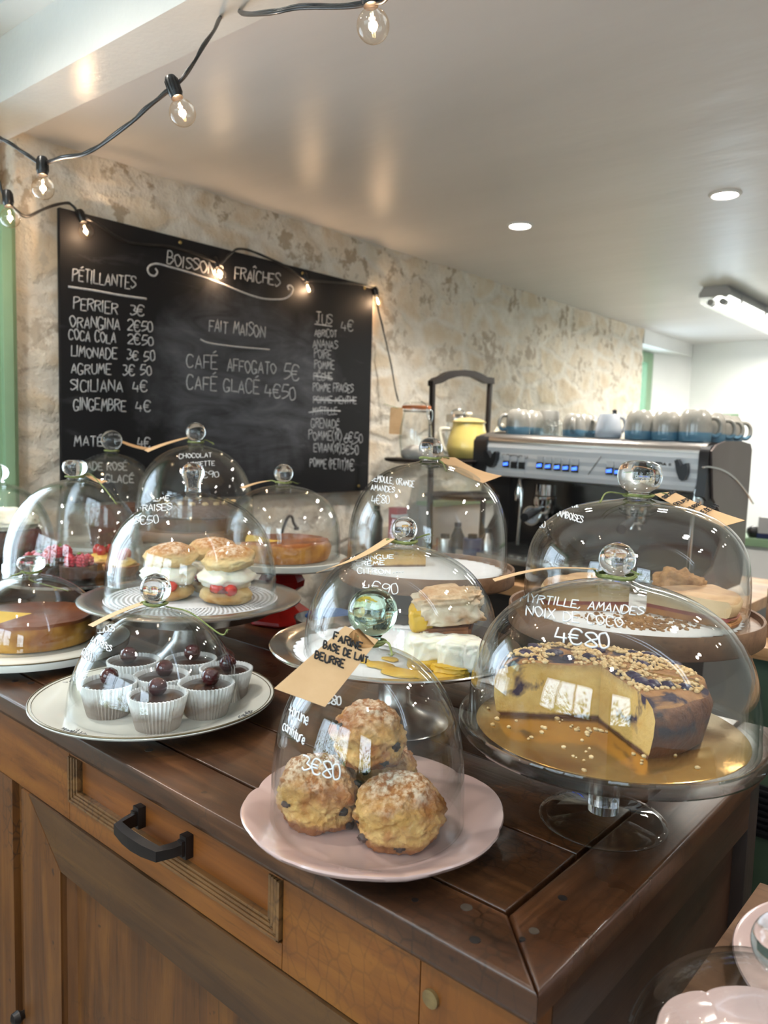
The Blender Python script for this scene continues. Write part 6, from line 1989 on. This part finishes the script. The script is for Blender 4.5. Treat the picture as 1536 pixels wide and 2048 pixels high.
# ------------------------------------------------------------------ mugs on the machine (upside down)
ZM = 1.3462
def make_mug_mat():
    t = NT('grey_glaze_blue_rim')
    v = t.co()
    sp = t.n('SeparateXYZ', Vector=v)
    n = t.noise(v, 30, 3)
    m = t.ramp(t.math('ADD', sp.outputs[2], t.math('MULTIPLY', t.math('SUBTRACT', n, .5), .006)), [(.0255, W1), (.0275, G)])
    t.set(Base__Color=t.mix(m, t.ramp(n, [(.3, S((150, 146, 138))), (.7, S((168, 164, 155)))]), S((92, 132, 156))), Roughness=0.22, Coat__Weight=0.4)
    return t.m
MT['mug'] = make_mug_mat()
def mug(px, y, rz, label, s=1.0, src=[None]):
    x = on_y(px, 880, y).x
    if src[0] is None:
        t = thing('stoneware_mug', label, 'mug', (x, y, ZM + drop(x)), rz, 'stoneware mugs on the coffee machine')
        bm = bmesh.new()
        lathe(bm, [(.0385, .002), (.0400, 0), (.0415, .002), (.0425, .02), (.0420, .045), (.0385, .066), (.031, .080), (.026, .085), (.024, .0835), (0, .083)], 40)
        obj('body', bm, MT['mug'], t, angle=60)
        bm = bmesh.new(); tube(bm, catmull([(.040, 0, .018), (.054, 0, .016), (.064, 0, .028), (.064, 0, .048), (.054, 0, .062), (.038, 0, .064)], 6), [.0062] * 31, 10)
        for v in bm.verts:
            v.co.y *= 1.5
        obj('handle', bm, MT['mug'], t, angle=180)
        src[0] = t
        return t
    return dup(src[0], (x, y, ZM + drop(x)), rz, label, scale=s)
hr = math.atan2(RIGHT.y, RIGHT.x)
mug(1035, 2.30, hr + PI, 'grey and blue mug at the left end of the machine, handle to the left')
mug(1062, 2.42, hr + 1.8, 'grey and blue mug behind the leftmost mug')
mug(1147, 2.28, hr - 1.9, 'grey and blue mug right of the clear glasses, handle forward', .86)
mug(1172, 2.37, hr - 1.2, 'grey and blue mug beside the mug with its handle forward', .86)
mug(1278, 2.265, hr - .25, 'grey and blue mug right of the white jug', 1.02)
mug(1331, 2.27, hr - .55, 'grey and blue mug second from the right in the front row', 1.0)
mug(1389, 2.27, hr - .1, 'large grey and blue mug at the right end of the front row', 1.08)
mug(1420, 2.36, hr - .2, 'mug just behind the rightmost front mug, handle to the right', 1.02)
mug(1437, 2.44, hr - .3, 'third mug back in the row along the right side', 1.0)
mug(1455, 2.52, hr - .2, 'rearmost mug of the row along the right side', 1.0)
mug(1300, 2.38, hr - 1.0, 'mug in the second row behind the mug right of the white jug', .98)
mug(1352, 2.39, hr - .9, 'mug in the second row, behind the gap of the two rightmost front mugs', .98)
mug(1192, 2.47, hr + 1.0, 'small mug at the back behind the white jug', .80)
# white jug with a black stopper
x = on_y(1216, 880, 2.27).x
t = thing('white_jug', 'small white jug among the mugs, black knob on its lid', 'jug', (x, 2.27, ZM + drop(x)), hr)
bm = bmesh.new(); lathe(bm, [(0, 0), (.036, 0), (.040, .004), (.039, .03), (.033, .062), (.029, .074), (0, .076)], 40)
obj('body', bm, mat('cool_white_glaze', S((206, 212, 222)), None, 5, 0.25, coat=0.3), t, angle=60)
bm = bmesh.new(); tube(bm, catmull([(.030, 0, .066), (.046, 0, .060), (.050, 0, .036), (.038, 0, .016)], 6), .005, 10)
obj('handle', bm, mat('grey_glaze', S((176, 178, 182)), None, 5, 0.3), t, angle=180)
bm = bmesh.new(); lathe(bm, [(0, .075), (.007, .075), (.006, .082), (.008, .086), (0, .090)], 16, c=(.016, 0, 0))
obj('lid_knob', bm, MT['black'], t, angle=60)
# clear glasses, stacked upside down
k = 0
for px, y, up in ((1086, 2.30, 0), (1104, 2.33, 0), (1118, 2.40, 0), (1095, 2.42, 0)):
    x = on_y(px, 880, y).x
    labs = ['clear glass cup at the front left of the glass group on the machine', 'clear glass cup at the front right of the glass group', 'clear glass cup at the back right of the glass group', 'clear glass cup at the back of the glass group']
    t = thing('glass_cup', labs[k], 'glass', (x, y, ZM + drop(x)), hr - 1 + k, 'clear glass cups on the coffee machine')
    bm = bmesh.new(); lathe(bm, [(.031, 0), (.033, .001), (.032, .02), (.027, .042), (.022, .052), (0, .053), ], 32)
    lathe(bm, [(.031, 0), (.029, .02), (.024, .042), (.019, .048), (0, .049)], 32); bmesh.ops.recalc_face_normals(bm, faces=bm.faces)
    obj('cup', bm, MT['glass'], t, angle=60)
    bm = bmesh.new(); tube(bm, catmull([(.030, 0, .012), (.042, 0, .012), (.046, 0, .024), (.040, 0, .036), (.028, 0, .038)], 5), .003, 8)
    obj('handle', bm, MT['knob'], t, angle=180)
    k += 1
x = on_y(1098, 850, 2.50).x
t = tag(None, '', '') if False else None
bm = bmesh.new(); lathe(bm, [(0, 0), (.034, 0), (.036, .004), (.034, .085), (.030, .09), (0, .09)], 4 * 8)
tag(obj('grey_beaker', bm, mat('matt_grey_glaze', S((128, 126, 120)), None, 10, 0.5), None, (x, 2.50, ZM + drop(x)), angle=50), 'plain grey beaker standing behind the clear glass cups', 'beaker')

# ------------------------------------------------------------------ small things on the back counter, seen through the domes
MT['red_pack'] = mat('red_packet', S((170, 30, 44)), S((190, 44, 56)), 18, 0.4)
p = on_x(746, 1085, -1.72)
p.y = max(p.y, 2.05)
t = thing('red_packet', 'red paper packet standing behind the ORANGE AMANDES dome', 'packet', (p.x, p.y, ZB))
bm = bmesh.new(); box(bm, -.02, .02, -.028, .028, 0, on_x(746, 1018, -1.72).z - ZB, .006)
obj('bag', bm, MT['red_pack'], t)
bm = bmesh.new(); box(bm, -.006, .024, -.030, .030, .16, .172, .003)
obj('label_band', bm, MT['paper'], t)
k = 0
for px, y, r, h, m, lab in ((890, 2.10, .030, .10, 'steel', 'steel canister at the left, behind the ORANGE AMANDES dome'), (915, 2.12, .022, .14, 'black', 'dark bottle between the canister and the jar'), (945, 2.10, .030, .11, 'blue', 'dark blue tin seen through the ORANGE AMANDES dome'), (703, 2.12, .022, .17, 'black', 'dark cylinder left of the ORANGE AMANDES dome'), (975, 2.14, .024, .13, 'steel', 'slim steel flask near the foot of the rack')):
    x = on_y(px, 1080, y).x
    x = max(x, -1.88)
    t = thing('canister' if h < .12 else 'bottle', lab, 'canister' if h < .12 else 'bottle', (x, y, ZB))
    bm = bmesh.new(); lathe(bm, [(0, 0), (r, 0), (r + .001, .003), (r + .001, h * .8), (r * .7, h * .9), (r * .5, h), (0, h)] if h >= .12 else [(0, 0), (r, 0), (r + .001, .003), (r + .001, h), (r, h + .002), (0, h + .002)], 28)
    obj('body', bm, {'steel': MT['steel'], 'black': MT['black'], 'blue': mat('blue_tin', S((44, 60, 96)), None, 9, 0.35)}[m], t, angle=50)
    bm = bmesh.new(); lathe(bm, [(0, h + .002), (r * .52, h + .002), (r * .52, h + .016), (0, h + .017)], 20)
    obj('cap', bm, MT['black'], t, angle=50)
# black gooseneck wire on the wall
bm = bmesh.new(); tube(bm, catmull([on_x(px, py, -1.90) for px, py in ((562, 1075), (566, 1058), (572, 1042), (578, 1033), (584, 1034), (587, 1045), (593, 1056))], 6), .005, 10)
q = on_x(593, 1057, -1.90); lathe(bm, [(0, -.006), (.009, -.004), (.009, .006), (0, .008)], 14, c=q)
q = on_x(562, 1075, -1.90)
tube(bm, catmull([q, q + Vector((-.01, 0, -.022)), q + Vector((-.05, 0, -.028)), q + Vector((-.092, 0, -.028))], 4), .005, 10)
lathe(bm, [(0, -.004), (.018, -.004), (.018, .004), (0, .004)], 20, c=(-1.90, 0, 0)) if False else box(bm, -1.998, -1.984, q.y - .02, q.y + .02, q.z - .05, q.z - .008, .003)
tag(obj('gooseneck_tap', bm, MT['black_metal'], angle=180), 'thin black gooseneck tap before the stone wall, seen through the golden tart dome', 'tap')
# steel pot and a folded blue cloth beside the red pedestal
p = Vector((-1.005, 1.015, ZT))
t = thing('steel_bowl', 'round steel bowl right of the red pedestal', 'bowl', p)
bm = bmesh.new(); lathe(bm, [(0, 0), (.045, 0), (.062, .012), (.070, .045), (.072, .047), (.069, .047), (.060, .014), (.043, .004), (0, .004)], 48)
obj('bowl', bm, MT['steel'], t, angle=60)
bm = bmesh.new(); lump(bm, .05, .04, .016, .25, 2.5, 3, 4, flat=.7, c=(0, 0, .040), fine=.05)
tag(obj('blue_cloth', bm, mat('blue_cloth', S((36, 72, 128)), S((50, 92, 150)), 40, 0.9, bump=0.4, bscale=200), None, (p.x, p.y, ZT + .006), angle=180), 'crumpled blue cloth lying in the steel bowl', 'cloth')

# ------------------------------------------------------------------ right edge: cabinet with a wooden top, bread, shelf
t = thing('green_cabinet', 'dark green cabinet with a wooden top and a black grille at the right edge', 'cabinet', (-.06, 1.75, 0))
bm = bmesh.new(); box(bm, -.345, .5, -.31, .32, .945, .968, .003)
obj('worktop', bm, MT['pale_wood'], t)
bm = bmesh.new(); box(bm, -.325, .5, -.29, .31, .14, .945, .003)
obj('body', bm, MT['sage'], t)
bm = bmesh.new(); box(bm, -.324, .5, -.296, -.288, .62, .715)
for k in range(7):
    box(bm, -.32, .48, -.302, -.29, .63 + k * .012, .636 + k * .012, .001)
obj('grille', bm, MT['black'], t)
bm = bmesh.new(); box(bm, -.30, .48, -.27, .28, 0.0, .14)
obj('plinth', bm, MT['grey_plastic'], t)
t = thing('bread_crate', 'rustic wooden crate with jagged slats at the right edge', 'crate', (-.30, 1.60, .968))
for k in range(4):
    bm = bmesh.new()
    x0 = -.085 + k * .045; h = (.12, .085, .14, .11)[k]
    prism(bm, [(x0, 0), (x0 + .043, 0), (x0 + .043, h * .8), (x0 + .034, h), (x0 + .020, h * .92), (x0 + .010, h * 1.02), (x0, h * .75)], 'y', -.075, -.060)
    obj('slat', bm, MT['tray_wood'], t, angle=30)
bm = bmesh.new(); box(bm, -.085, .11, -.058, .10, 0.0, .012); box(bm, -.085, -.075, -.058, .10, .012, .10); box(bm, -.085, .11, .09, .10, .012, .10)
obj('box', bm, MT['tray_wood'], t)
bm = bmesh.new(); lump(bm, .06, .045, .03, .2, 2.4, 5, 4, flat=.7, c=(0, 0, .03), fine=.08)
tag(obj('bread_loaf', bm, MT['pastry'], None, (-.285, 1.625, .981), angle=180), 'rough brown bread loaf inside the wooden crate at the right edge', 'bread')
t = thing('wall_shelf', 'green edged shelf before the white far wall', 'shelf', (-1.05, 3.75, 0))
ys = 3.75
zs = on_y(1515, 1078, 3.6).z
bm = bmesh.new(); box(bm, -.40, 1.2, -.15, .2, zs - .035, zs, .003)
obj('board', bm, MT['green_frame'], t)
bm = bmesh.new(); box(bm, -.38, 1.2, -.13, .2, .0, zs - .036)
obj('front_board', bm, MT['white'], t)
p = on_y(1507, 1066, 3.65)
t = tag(None, '', '') if False else None
bm = bmesh.new(); lathe(bm, [(0, 0), (.02, .002), (.03, .02), (.028, .04), (.012, .05), (0, .052)], 24)
tag(obj('black_pot', bm, MT['black'], None, (p.x, 3.65, zs), angle=60), 'small round black pot on the green edged shelf', 'pot')
p = on_y(1533, 1066, 3.66)
t = thing('grey_box', 'grey box with a dark blue base on the green edged shelf', 'box', (p.x, 3.66, zs))
bm = bmesh.new(); box(bm, -.03, .05, -.03, .03, .022, .095, .006)
obj('case', bm, MT['grey_plastic'], t)
bm = bmesh.new(); box(bm, -.032, .052, -.032, .032, 0, .022, .003)
obj('base', bm, mat('navy_plastic', S((40, 52, 92)), None, 9, 0.4), t)

# ------------------------------------------------------------------ low table in the bottom right corner
ZL = .8566
t = thing('low_table', 'low brown table beside the counter, bottom right corner', 'table', (.1, .48, 0))
bm = bmesh.new(); box(bm, -.302, .5, -.35, .375, ZL - .03, ZL, .003)
obj('tabletop', bm, MT['tray_wood'], t)
for x in (-.27, .47):
    for y in (-.32, .35):
        bm = bmesh.new(); box(bm, x - .025, x + .025, y - .025, y + .025, 0, ZL - .031, .003)
        obj('leg', bm, MT['tray_wood'], t)
l, R = D('low')
pink_plate('scalloped_plate', 'pink scalloped plate under the dome on the low table', (l.x, l.y, ZL + .0002), .082)
bm = bmesh.new(); lathe(bm, plate_prof(.128, .020, .08, .10, .008), 96); bmesh.ops.recalc_face_normals(bm, faces=bm.faces)
tag(obj('dusky_pink_plate', bm, MT['pink'], None, (-.060, .735, ZL), angle=50), 'smooth dusky pink plate behind the dome on the low table', 'plate')
